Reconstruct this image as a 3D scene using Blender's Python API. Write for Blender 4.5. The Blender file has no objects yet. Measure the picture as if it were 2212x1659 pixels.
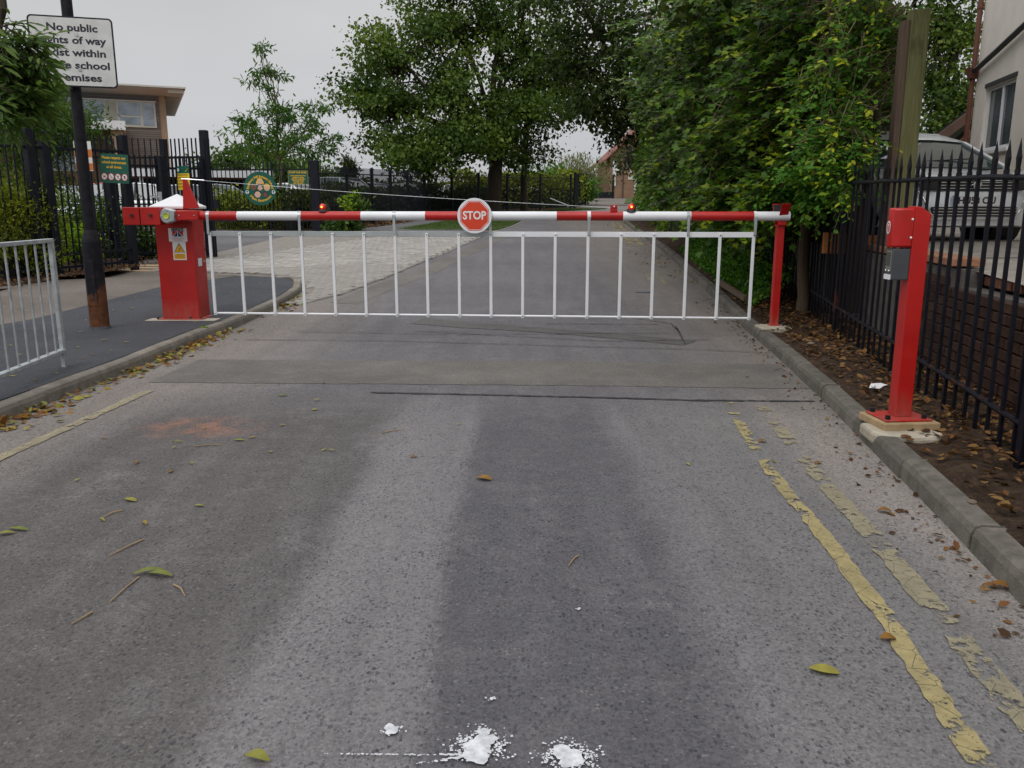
import bpy, math, random
import numpy as np
from mathutils import Vector, Matrix
random.seed(7); rng=np.random.default_rng(7)
sc=bpy.context.scene; COL=sc.collection
# ------------------------------------------------------------------ camera
H=1.35; PITCH=math.radians(11.98); FD=1789.0; CXD=1106.0; CYD=829.5
cam=bpy.data.cameras.new('camera'); cam.sensor_width=36; cam.lens=29.11; cam.clip_start=.05; cam.clip_end=1500
camo=bpy.data.objects.new('camera',cam); COL.objects.link(camo)
camo.location=(0,0,H); camo.rotation_euler=(math.radians(90)-PITCH,0,0); sc.camera=camo
# ------------------------------------------------------------------ sky and sun (overcast)
SUN_EL=math.radians(52); SUN_AZ=math.radians(205)
w=bpy.data.worlds.new('World'); sc.world=w; w.use_nodes=True
nt=w.node_tree; nt.nodes.clear(); N=nt.nodes.new; L=nt.links.new
out=N('ShaderNodeOutputWorld'); 
sky=N('ShaderNodeTexSky'); sky.sky_type='NISHITA'; sky.sun_disc=False; sky.sun_elevation=SUN_EL; sky.sun_rotation=SUN_AZ
bgs=N('ShaderNodeBackground'); bgs.inputs[1].default_value=.05; L(sky.outputs[0],bgs.inputs[0])
tc=N('ShaderNodeTexCoord'); sep=N('ShaderNodeSeparateXYZ'); L(tc.outputs['Generated'],sep.inputs[0])
rp=N('ShaderNodeValToRGB'); L(sep.outputs[2],rp.inputs[0])
e=rp.color_ramp.elements; e[0].position=0; e[0].color=(.53,.545,.58,1); e[1].position=1; e[1].color=(1.55,1.56,1.6,1)
for p,c in ((.10,(.605,.612,.63,1)),(.22,(.64,.64,.645,1)),(.5,(1.05,1.055,1.07,1))):
    n=e.new(p); n.color=c
nz=N('ShaderNodeTexNoise'); nz.inputs['Scale'].default_value=2.2; nz.inputs['Detail'].default_value=3
mp=N('ShaderNodeMapping'); mp.inputs['Scale'].default_value=(1,1,3.5); L(tc.outputs['Generated'],mp.inputs[0]); L(mp.outputs[0],nz.inputs['Vector'])
mr=N('ShaderNodeMapRange'); mr.inputs[1].default_value=.3; mr.inputs[2].default_value=.7; mr.inputs[3].default_value=.92; mr.inputs[4].default_value=1.04; L(nz.outputs[0],mr.inputs[0])
vm=N('ShaderNodeVectorMath'); vm.operation='SCALE'; L(rp.outputs[0],vm.inputs[0]); L(mr.outputs[0],vm.inputs['Scale'])
bgc=N('ShaderNodeBackground'); L(vm.outputs[0],bgc.inputs[0]); bgc.inputs[1].default_value=1.0
mx=N('ShaderNodeMixShader'); mx.inputs[0].default_value=.93; L(bgs.outputs[0],mx.inputs[1]); L(bgc.outputs[0],mx.inputs[2]); L(mx.outputs[0],out.inputs[0])
sl=bpy.data.lights.new('sun','SUN'); sl.energy=1.3; sl.angle=math.radians(40); sl.color=(1,.97,.93)
so=bpy.data.objects.new('sun',sl); COL.objects.link(so)
so.rotation_euler=(math.radians(90)-SUN_EL,0,math.radians(-25)); so.location=(0,0,30)
sc.view_settings.view_transform='Standard'; sc.view_settings.look='None'; sc.view_settings.exposure=0.0; sc.view_settings.gamma=1
sc.view_settings.use_curve_mapping=False

# ------------------------------------------------------------------ ground profile and reading points off the view
PROF=[(-60,0),(9.5,0),(13,.2),(16.5,.35),(26,.62),(45,1.15),(64,1.7),(90,2.35),(110,2.6),(420,2.9)]
PX=[a for a,b in PROF]; PZ=[b for a,b in PROF]
def G(y): return float(np.interp(y,PX,PZ))
CP,SP=math.cos(PITCH),math.sin(PITCH)
def at(u,v,y):
    a=(u-CXD)/FD; b=-(v-CYD)/FD
    d=(a,CP+b*SP,-SP+b*CP); t=y/d[1]
    return Vector((d[0]*t,y,H+d[2]*t))
def ats(u,v,y): return at(u/1.1573,v/1.1573,y)
def gp(u,v,h=0.):
    a=(u-CXD)/FD; b=-(v-CYD)/FD
    d=(a,CP+b*SP,-SP+b*CP); y=.4
    while y<300:
        t=y/d[1]
        if H+t*d[2]<=G(y)+h: break
        y+=.005 if y<12 else .05
    return Vector((d[0]*t,y,G(y)+h))
# ------------------------------------------------------------------ node helpers
MATS={}
class NB:
    def __init__(s,name):
        s.m=bpy.data.materials.new(name); s.m.use_nodes=True; s.t=s.m.node_tree; s.t.nodes.clear()
        s.out=s.n('ShaderNodeOutputMaterial'); s.p=s.n('ShaderNodeBsdfPrincipled'); s.l(s.p.outputs[0],s.out.inputs[0])
        s.c=s.n('ShaderNodeTexCoord').outputs['Object']
    def n(s,t,**k):
        x=s.t.nodes.new(t)
        for a,b in k.items():
            if a in x.inputs: s.set(x.inputs[a],b)
            else: setattr(x,a,b)
        return x
    def set(s,i,v):
        if hasattr(v,'is_linked'): s.l(v,i)
        elif isinstance(v,(tuple,list)) and len(v)==3 and i.type=='RGBA': i.default_value=(*v,1)
        else: i.default_value=v
    def l(s,a,b): s.t.links.new(a,b)
    def noise(s,scale,detail=4,rough=.55,vec=None,dist=0):
        x=s.n('ShaderNodeTexNoise'); x.inputs['Scale'].default_value=scale; x.inputs['Detail'].default_value=detail
        x.inputs['Roughness'].default_value=rough; x.inputs['Distortion'].default_value=dist; s.l(vec or s.c,x.inputs['Vector']); return x.outputs[0]
    def map(s,scale=(1,1,1),loc=(0,0,0),vec=None):
        x=s.n('ShaderNodeMapping'); x.inputs['Scale'].default_value=scale; x.inputs['Location'].default_value=loc; s.l(vec or s.c,x.inputs[0]); return x.outputs[0]
    def rng(s,v,a,b,c=0.,d=1.):
        x=s.n('ShaderNodeMapRange'); s.l(v,x.inputs[0])
        for i,q in enumerate((a,b,c,d)): x.inputs[i+1].default_value=q
        return x.outputs[0]
    def ramp(s,v,stops):
        x=s.n('ShaderNodeValToRGB'); s.l(v,x.inputs[0]); e=x.color_ramp.elements
        while len(e)<len(stops): e.new(.5)
        for q,(p,c) in zip(e,stops): q.position=p; q.color=(*c,1) if not isinstance(c,float) else (c,c,c,1)
        return x.outputs[0]
    def mix(s,f,a,b,mode='MIX'):
        x=s.n('ShaderNodeMix',data_type='RGBA',blend_type=mode)
        s.set(x.inputs[0],f); s.set(x.inputs[6],a); s.set(x.inputs[7],b); return x.outputs[2]
    def math(s,op,a,b=0.,c=0.):
        x=s.n('ShaderNodeMath',operation=op); s.set(x.inputs[0],a); s.set(x.inputs[1],b); s.set(x.inputs[2],c); return x.outputs[0]
    def bump(s,h,strength=.3,dist=.01):
        x=s.n('ShaderNodeBump'); x.inputs['Strength'].default_value=strength; x.inputs['Distance'].default_value=dist; s.l(h,x.inputs['Height']); s.l(x.outputs[0],s.p.inputs['Normal'])
    def fin(s,col=None,rough=None,metal=None,spec=None):
        if col is not None: s.set(s.p.inputs['Base Color'],col)
        if rough is not None: s.set(s.p.inputs['Roughness'],rough)
        if metal is not None: s.p.inputs['Metallic'].default_value=metal
        if spec is not None: s.p.inputs['Specular IOR Level'].default_value=spec
        MATS[s.m.name]=s.m; return s.m
def sc3(c,k): return tuple(min(1,x*k) for x in c)
def M(name,col,rough=.6,var=.2,scale=6,bump=0.,bs=80,metal=0,spec=.5,col2=None,fine=.0,rnd=0.):
    if name in MATS: return MATS[name]
    b=NB(name); f=b.noise(scale,5); a2=col2 or sc3(col,1+var)
    c=b.mix(b.rng(f,.3,.7),sc3(col,1-var),a2)
    if rnd:
        o=b.n('ShaderNodeObjectInfo').outputs['Random']; v=b.rng(o,0,1,1-rnd,1+rnd)
        x=b.n('ShaderNodeVectorMath',operation='SCALE'); b.l(c,x.inputs[0]); b.l(v,x.inputs['Scale']); c=x.outputs[0]
    if bump: b.bump(b.noise(bs,4),bump,.006)
    r=b.rng(b.noise(scale*3,4),.3,.7,max(0,rough-.08),min(1,rough+.08))
    return b.fin(c,r,metal,spec)
# paints and metals
def redm():
    b=NB('red_paint'); g=b.n('ShaderNodeNewGeometry').outputs['Position']; z=b.n('ShaderNodeSeparateXYZ',Vector=g).outputs[2]
    c=b.mix(b.rng(b.noise(3,5),.3,.7),(.37,.007,.005),(.47,.010,.008)); gr=b.math('MULTIPLY',b.rng(z,.12,.34,.62,.0),b.rng(b.noise(16,6,.7,b.map((1,1,.35),vec=g)),.38,.62)); c=b.mix(gr,c,(.20,.12,.085))
    c=b.mix(b.rng(b.noise(7,6,.7,b.map((1,1,.25),vec=g)),.55,.8,0,.35),c,(.18,.02,.015)); ch_=b.math('GREATER_THAN',b.noise(24,5,.6,b.map(vec=g)),.735); c=b.mix(b.math('MULTIPLY',ch_,.7),c,(.30,.22,.19))
    b.bump(b.noise(160,3),.06,.004); return b.fin(c,b.math('ADD',b.rng(b.noise(9,5),.3,.7,.34,.5),b.math('MULTIPLY',gr,.4)),spec=.5)
RED=redm()
WHITE=M('white_paint',(.72,.73,.76),.4,.06,4)
BLACK=M('black_paint',(.010,.011,.015),.5,.35,9,.15,60,spec=.3)
BLACKF=M('black_fence_paint',(.008,.009,.015),.5,.3,5,spec=.22)
GALV=M('galvanised_steel',(.42,.45,.47),.45,.25,14,.05,90,metal=.6)
ALU=M('aluminium',(.42,.45,.46),.4,.1,5,metal=.5)
DARK=M('dark_rubber',(.02,.02,.022),.7,.2,6)
CHROME=M('chrome',(.7,.7,.72),.18,.05,4,metal=1)
GREENS=M('green_sign_face',(.004,.085,.055),.45,.1,6)
YELT=M('yellow_lettering',(.75,.42,.02),.5,.05,9)
WHT=M('white_print',(.72,.72,.72),.5,.03,9)
INK=M('black_print',(.015,.014,.03),.5,.1,9)
YELS=M('yellow_sign_face',(.75,.52,.03),.5,.08,8)
def rusty(name,base,rust,z0,z1,amt):
    b=NB(name); g=b.n('ShaderNodeNewGeometry').outputs['Position']; z=b.n('ShaderNodeSeparateXYZ',Vector=g).outputs[2]
    n=b.noise(5,6,.65,b.map((1,1,.6))); k=b.rng(z,z0,z1,amt,-.25)
    f=b.rng(b.math('ADD',n,k),.62,.72)
    c=b.mix(f,b.mix(b.rng(b.noise(20,3),.3,.7),sc3(base,.7),sc3(base,1.5)),b.mix(b.rng(b.noise(18,4),.3,.7),sc3(rust,.6),sc3(rust,1.3)))
    b.bump(b.noise(55,5),.35,.006); return b.fin(c,b.rng(f,0,1,.55,.9),spec=.16)
LAMPM=rusty('lamp_post_paint',(.012,.012,.016),(.12,.05,.025),.1,1.15,.50)
RAILM=rusty('railing_paint',(.006,.006,.010),(.10,.026,.014),.2,1.9,.07)
# concrete, soil, ground
def concrete(name,col,sc=3,dirt=(.10,.085,.06),d=.4,rnd=.0):
    b=NB(name); f=b.rng(b.noise(sc,6,.6),.35,.7); c=b.mix(f,sc3(col,.75),sc3(col,1.2))
    c=b.mix(b.math('MULTIPLY',b.rng(b.noise(sc*2.3,5,.7),.45,.7),d),c,dirt)
    c=b.mix(b.rng(b.noise(220,2),.55,.75,0,.5),c,sc3(col,.4)); b.bump(b.math('ADD',b.noise(120,5),b.math('MULTIPLY',b.noise(12,5,.7),2.5)),.5,.008)
    if rnd:
        x=b.n('ShaderNodeVectorMath',operation='SCALE'); b.l(c,x.inputs[0]); b.l(b.rng(b.n('ShaderNodeObjectInfo').outputs['Random'],0,1,1-rnd,1+rnd),x.inputs['Scale']); c=x.outputs[0]
    return b.fin(c,.9)
KERB=concrete('kerb_concrete',(.185,.165,.14),4,(.09,.075,.055),.7,.16); KERBR=concrete('mossy_vignetted_kerb_concrete',(.125,.112,.095),4,(.045,.045,.03),.85,.18)  # right kerb: moss and dirt, plus corner vignetting darkened into its base colour
PADM=concrete('pad_concrete',(.42,.38,.30),6,(.3,.25,.18),.4)
DRIVE=concrete('driveway_concrete',(.34,.31,.27),2)
EDGE=concrete('edging_concrete',(.24,.225,.21),2)
def asphalt(name,kind):
    b=NB(name); p=b.n('ShaderNodeSeparateXYZ',Vector=b.c); X,Y=p.outputs[0],p.outputs[1]
    big=b.noise(.7,5,.6); med=b.noise(4,6,.65); fine=b.noise(90,3,.6); streak=b.noise(1,6,.6,b.map((5,.45,1)))
    if kind=='road':
        wob=b.math('MULTIPLY_ADD',b.noise(.55,2),.30,-.15); wob2=b.math('MULTIPLY_ADD',b.noise(22,6,.8),.26,-.13)
        xx=b.math('ADD',b.math('ADD',X,wob),wob2)
        t=b.rng(xx,-3.6,3.6)
        def q(x): return (x+3.6)/7.2
        tr=b.ramp(t,[(q(-3.2),(.20,.178,.152)),(q(-2.75),(.155,.14,.122)),(q(-2.3),(.082,.075,.068)),(q(-1.15),(.084,.078,.073)),(q(-.84),(.088,.083,.079)),(q(-.74),(.152,.147,.144)),(q(-.28),(.140,.136,.134)),(q(-.21),(.080,.078,.081)),(q(.55),(.083,.081,.084)),(q(.72),(.135,.132,.130)),(q(1.45),(.145,.140,.133)),(q(1.75),(.22,.20,.175)),(q(2.4),(.20,.18,.155))])
        far=b.mix(b.rng(b.noise(.35,3),.4,.6),(.102,.098,.098),(.122,.118,.117)); far=b.mix(b.rng(X,1.3,2.3),far,(.155,.138,.118)); far=b.mix(b.rng(X,-1.6,-2.6,0,.9),far,(.19,.168,.143))
        c=b.mix(b.rng(Y,5.2,6.2),tr,far)
        c=b.mix(b.rng(streak,.5,.8,0,.25),c,(.18,.175,.17))
        c=b.mix(b.rng(streak,.5,.25,0,.28),c,(.05,.047,.048))
        # reddish stain near the left
        sx=b.math('ADD',b.math('POWER',b.math('DIVIDE',b.math('ADD',X,1.95),.42),2),b.math('POWER',b.math('DIVIDE',b.math('ADD',Y,-5.05),.28),2))
        c=b.mix(b.math('MULTIPLY',b.rng(sx,1.2,0.1,0,.9),b.rng(med,.42,.6)),c,(.22,.10,.06))
        spk=1.0
    else:
        base={'tarmac':(.038,.040,.048),'old':(.115,.098,.085),'path':(.095,.092,.096),'patch':(.112,.103,.094),'seal':(.042,.042,.046),'trench':(.078,.075,.073)}[kind]
        c=b.mix(b.rng(big,.35,.65),sc3(base,.82),sc3(base,1.22)); c=b.mix(b.rng(med,.5,.75,0,.4),c,sc3(base,1.7)); spk=.4
    if kind=='road':
        rs=b.noise(1.6,7,.8,b.map((1.6,.5,1))); c=b.mix(b.rng(rs,.52,.72,0,.35),c,b.mix(1.,c,(1.55,1.52,1.5),'MULTIPLY')); c=b.mix(b.rng(rs,.46,.28,0,.3),c,b.mix(1.,c,(.66,.64,.63),'MULTIPLY'))
    c=b.mix(b.rng(med,.5,.75,0,.35),c,(.17,.165,.16)) if kind=='road' else c
    if kind=='road': c=b.mix(b.rng(b.noise(2.1,6,.75),.56,.75,0,.45),c,(.21,.205,.20))
    c=b.mix(b.rng(fine,.3,.7,0,.35),b.mix(.5,c,(.03,.03,.03)),c,) if 0 else b.mix(b.rng(fine,.35,.75,0,.5),c,b.mix(1.,c,(1.5,1.48,1.45),'MULTIPLY'))
    ag=b.n('ShaderNodeTexVoronoi',feature='F1'); b.l(b.c,ag.inputs['Vector']); ag.inputs['Scale'].default_value=105
    ags=b.n('ShaderNodeSeparateColor'); b.l(ag.outputs['Color'],ags.inputs[0]); av=b.rng(ags.outputs[2],0,1,.80,1.2); g2_=b.rng(b.noise(230,2,.6),.25,.75,.8,1.2)
    vs_=b.n('ShaderNodeVectorMath',operation='SCALE'); b.l(c,vs_.inputs[0]); b.l(b.math('MULTIPLY',av,g2_),vs_.inputs['Scale']); c=vs_.outputs[0]
    if kind=='road': c=b.mix(1.,c,(.99,.98,1.03),'MULTIPLY')
    # exposed dark chippings
    wn=b.n('ShaderNodeTexNoise'); wn.inputs['Scale'].default_value=150; wn.inputs['Detail'].default_value=2; b.l(b.c,wn.inputs['Vector'])
    off_=b.n('ShaderNodeVectorMath',operation='MULTIPLY_ADD'); b.l(wn.outputs['Color'],off_.inputs[0]); off_.inputs[1].default_value=(.011,.011,0); b.l(b.c,off_.inputs[2])
    dens=b.rng(b.noise(2.2,5,.75),.35,.6,.45,1)
    for scl,lo,mx_,st_ in ((62,.45,.50,.9),(98,.35,.46,.75),(160,.5,.45,.5)):
        vo=b.n('ShaderNodeTexVoronoi',feature='F1'); b.l(b.map((1.15,.8,1),vec=off_.outputs[0]),vo.inputs['Vector']); vo.inputs['Scale'].default_value=scl; vo.inputs['Randomness'].default_value=1
        sel=b.n('ShaderNodeSeparateColor'); b.l(vo.outputs['Color'],sel.inputs[0])
        dm=b.math('LESS_THAN',vo.outputs['Distance'],b.rng(sel.outputs[0],lo,1,0,mx_)); tn_=b.rng(sel.outputs[1],0,1,.55,1.)
        c=b.mix(b.math('MULTIPLY',b.math('MULTIPLY',b.math('MULTIPLY',dm,dens),tn_),spk*st_),c,(.026,.027,.036))
    vo2=b.n('ShaderNodeTexVoronoi',feature='F1'); b.l(b.c,vo2.inputs['Vector']); vo2.inputs['Scale'].default_value=60
    s2=b.n('ShaderNodeSeparateColor'); b.l(vo2.outputs['Color'],s2.inputs[0])
    m2=b.math('MULTIPLY',b.math('LESS_THAN',vo2.outputs['Distance'],.3),b.math('GREATER_THAN',s2.outputs[1],.92)); c=b.mix(b.math('MULTIPLY',m2,.35),c,(.27,.26,.24))
    h=b.math('ADD',b.math('MULTIPLY',b.noise(140,4,.7),1.0),b.math('MULTIPLY',b.noise(28,4),.6))
    b.bump(h,.55,.008); return b.fin(c,b.rng(fine,.3,.7,.72,.95),spec=.35)
ROAD=asphalt('road_asphalt','road'); TARM=asphalt('new_tarmac','tarmac'); OLD=asphalt('old_footway_asphalt','old'); PATHM=asphalt('path_asphalt','path'); PATCH=asphalt('patch_asphalt','patch'); SEAL=asphalt('seal_bitumen','seal')
def soilm():
    b=NB('soil'); c=b.ramp(b.noise(9,7,.7),[(.3,(.018,.011,.008)),(.5,(.045,.028,.018)),(.7,(.085,.055,.035))]); c=b.mix(b.rng(b.noise(45,3),.55,.7,0,.6),c,(.12,.075,.04))
    b.bump(b.noise(30,7,.7),.9,.03); return b.fin(c,.95,spec=.2)
SOIL=soilm()
def grassm():
    b=NB('grass_ground'); c=b.ramp(b.noise(3,7,.7),[(.3,(.03,.05,.012)),(.55,(.055,.09,.02)),(.75,(.11,.12,.04))]); b.bump(b.noise(40,5),.8,.03); return b.fin(c,.95,spec=.2)
GRASSG=grassm()
def worn(name,col,amount,sc=9):
    b=NB(name); n=b.noise(sc,6,.7); n2=b.noise(1.1,4,.6); crack=b.n('ShaderNodeTexVoronoi',feature='DISTANCE_TO_EDGE'); crack.inputs['Scale'].default_value=11; b.l(b.c,crack.inputs['Vector'])
    a=b.math('ADD',n,b.math('MULTIPLY_ADD',n2,.9,-.45)); f=b.rng(a,amount-.02,amount+.02); w2=b.rng(b.noise(75,4,.75),.30,.42); f=b.math('MULTIPLY',f,w2); f=b.math('MULTIPLY',f,b.rng(b.noise(3,4),.3,.6,.72,1)); f=b.math('MULTIPLY',f,b.rng(crack.outputs['Distance'],.003,.012))
    c=b.mix(b.rng(b.noise(20,4),.3,.7),sc3(col,.82),sc3(col,1.12)); b.fin(c,.75)
    tr=b.n('ShaderNodeBsdfTransparent'); m=b.n('ShaderNodeMixShader'); b.l(f,m.inputs[0]); b.l(tr.outputs[0],m.inputs[1]); b.l(b.p.outputs[0],m.inputs[2]); b.l(m.outputs[0],b.out.inputs[0]); return b.m
YLA=worn('yellow_line_paint',(.32,.265,.125),.465,12); YLC=worn('dusty_yellow_line_paint',(.26,.225,.145),.41,8); YLB=worn('faded_yellow_line_paint',(.26,.23,.15),.505,9)
# bricks
def brickobj(name,c1,c2,c3,mortar=False):
    b=NB(name); o=b.n('ShaderNodeObjectInfo').outputs['Random']; c=b.ramp(o,[(0.,c1),(.5,c2),(1.,c3)])
    c=b.mix(b.rng(b.noise(14,6,.7),.4,.7,0,.6),c,sc3(c2,.45)); b.bump(b.noise(70,5),.6,.006); return b.fin(c,.9,spec=.2)
WALLB=brickobj('retaining_brick',(.034,.017,.012),(.054,.027,.018),(.075,.039,.025))
BLOCKM=brickobj('paving_block_surface',(.265,.245,.222),(.29,.27,.247),(.315,.295,.27))
BEDM=M('bedding_sand',(.20,.18,.16),.95,.3,12,.5,60); MORT=M('mortar',(.09,.08,.07),.95,.3,12,.5,60)
def brickwall(name,c1,c2,mo,sx=1.0):
    b=NB(name); t=b.n('ShaderNodeTexBrick'); b.l(b.c,t.inputs['Vector'])
    for k,v in (('Color1',c1),('Color2',c2),('Mortar',mo)): b.set(t.inputs[k],v)
    t.inputs['Scale'].default_value=1/.225*sx*.5; t.inputs['Mortar Size'].default_value=.02; t.inputs['Brick Width'].default_value=.5*1.0; t.inputs['Row Height'].default_value=.17
    c=b.mix(b.rng(b.noise(1.5,4),.35,.7,0,.4),t.outputs[0],sc3(c1,.6)); return b.fin(c,.9,spec=.2)
def boards(name,c1,c2,h=.12,axis=2):
    b=NB(name); s=b.n('ShaderNodeSeparateXYZ',Vector=b.c).outputs[axis]; k=b.math('DIVIDE',s,h); fl=b.math('FLOOR',k); fr=b.math('FRACT',k)
    w=b.n('ShaderNodeTexWhiteNoise',noise_dimensions='1D'); b.l(fl,w.inputs['W']); c=b.mix(w.outputs[0],c1,c2)
    c=b.mix(b.rng(b.noise(3,6,.7,b.map((.6,.6,8))),.35,.7,0,.6),c,sc3(c1,.55)); c=b.mix(b.math('LESS_THAN',fr,.12),c,(.02,.017,.014)); return b.fin(c,.85,spec=.2)
TIMB=boards('weathered_cladding',(.15,.14,.135),(.25,.225,.20)); TIMW=boards('warm_cladding',(.24,.17,.12),(.36,.27,.20))
BUFFB=brickwall('buff_brick',(.31,.225,.15),(.40,.30,.20),(.38,.34,.28)); REDB=brickwall('red_brick',(.27,.095,.05),(.36,.14,.08),(.25,.16,.11)); BROWB=brickwall('brown_brick',(.20,.12,.08),(.28,.17,.115),(.26,.2,.15))
def timber(name,c1,c2):
    b=NB(name); g=b.noise(1,8,.7,b.map((22,22,1.3)),1.5); c=b.ramp(g,[(.3,c1),(.7,c2)]); kn=b.noise(3,3,.5,b.map((2,2,1))); c=b.mix(b.rng(kn,.62,.74,0,.55),c,sc3(c1,.5)); b.bump(g,.35,.006); return b.fin(c,.9,spec=.2)
TPOST=timber('green_treated_timber',(.095,.10,.04),(.20,.19,.09)); TBRN=timber('brown_timber',(.085,.06,.045),(.17,.12,.09)); TDARK=timber('dark_fence_boards',(.010,.007,.005),(.035,.024,.016)); TORN=timber('orange_timber',(.30,.10,.03),(.42,.17,.06))
BARK=timber('bark',(.028,.022,.016),(.075,.06,.045)); BARKL=timber('pale_bark',(.11,.09,.05),(.22,.19,.11)); STUMP=timber('stump_bark',(.06,.042,.028),(.13,.095,.06))
RENDER=M('cream_render',(.68,.63,.56),.9,.07,2,.5,120); UPVC=M('white_upvc',(.74,.75,.78),.35,.03,3)
def glassm(name,col,rough=.06):
    b=NB(name); c=b.mix(b.rng(b.noise(1.2,3),.35,.65),sc3(col,.6),sc3(col,1.5)); return b.fin(c,rough,spec=.9)
GLASS=glassm('window_glass',(.06,.075,.085)); GLASSL=glassm('sky_reflecting_glass',(.20,.26,.32)); CARGL=glassm('car_glass',(.045,.065,.068),.03)
# foliage
def leafm(name,cs,trans=.3,rough=.45):
    b=NB(name); a=b.n('ShaderNodeAttribute',attribute_name='tint').outputs['Fac']
    k=[i/(len(cs)-1) for i in range(len(cs))]; c=b.ramp(a,list(zip(k,cs))); c=b.mix(b.rng(b.noise(25,3),.3,.7,0,.35),c,sc3(cs[0],.8)); b.fin(c,rough+.1,spec=.2)
    tr=b.n('ShaderNodeBsdfTranslucent'); b.l(b.mix(1.,c,(1.25,1.35,.7),'MULTIPLY'),tr.inputs[0]); m=b.n('ShaderNodeMixShader'); m.inputs[0].default_value=trans; b.l(b.p.outputs[0],m.inputs[1]); b.l(tr.outputs[0],m.inputs[2]); b.l(m.outputs[0],b.out.inputs[0]); return b.m
LF_OAK=leafm('oak_leaf',[(0.027,0.056,0.012),(0.077,0.133,0.021),(0.182,0.247,0.037)])
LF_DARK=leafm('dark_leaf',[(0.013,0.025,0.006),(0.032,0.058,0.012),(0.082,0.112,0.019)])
LF_YOUNG=leafm('young_tree_leaf',[(0.031,0.075,0.013),(0.075,0.163,0.025),(0.138,0.237,0.050)],.4)
LF_MAPLE=leafm('maple_leaf',[(0.012,0.030,0.006),(0.036,0.090,0.010),(0.091,0.190,0.013),(0.261,0.320,0.016)],.3,.34)
LF_CLIMB=leafm('climber_leaf',[(0.023,0.090,0.010),(0.068,0.186,0.019),(0.146,0.318,0.037),(0.626,0.634,0.033)],.35,.4)
LF_CON=leafm('conifer_leaf',[(0.027,0.088,0.011),(0.092,0.208,0.018),(0.269,0.365,0.026)],.2)
LF_HEDGE=leafm('hedge_leaf',[(0.057,0.079,0.007),(0.187,0.230,0.017),(0.374,0.389,0.029)],.35)
LF_BUSH=leafm('bush_leaf',[(0.022,0.058,0.010),(0.067,0.128,0.016),(0.160,0.224,0.035)],.35)
LF_BRIGHT=leafm('bright_leaf',[(.10,.19,.012),(.18,.30,.015),(.28,.38,.03)],.45)
LF_PALE=leafm('pale_leaf',[(0.120,0.132,0.060),(0.204,0.204,0.108),(0.288,0.276,0.168)],.3)
LF_CHERRY=leafm('cherry_leaf',[(0.039,0.075,0.021),(0.085,0.151,0.032),(0.155,0.226,0.052)],.35,.35)
LF_FALL=leafm('fallen_leaf',[(.10,.045,.016),(.22,.095,.022),(.30,.17,.03),(.33,.30,.06),(.14,.19,.045)],.15,.6)
LF_MULCH=leafm('dead_leaf',[(.035,.018,.010),(.085,.042,.018),(.17,.075,.025),(.24,.14,.045)],.1,.7)
LF_GRASS=leafm('grass_blade',[(.03,.055,.012),(.06,.11,.02),(.12,.15,.04)],.3)

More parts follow.
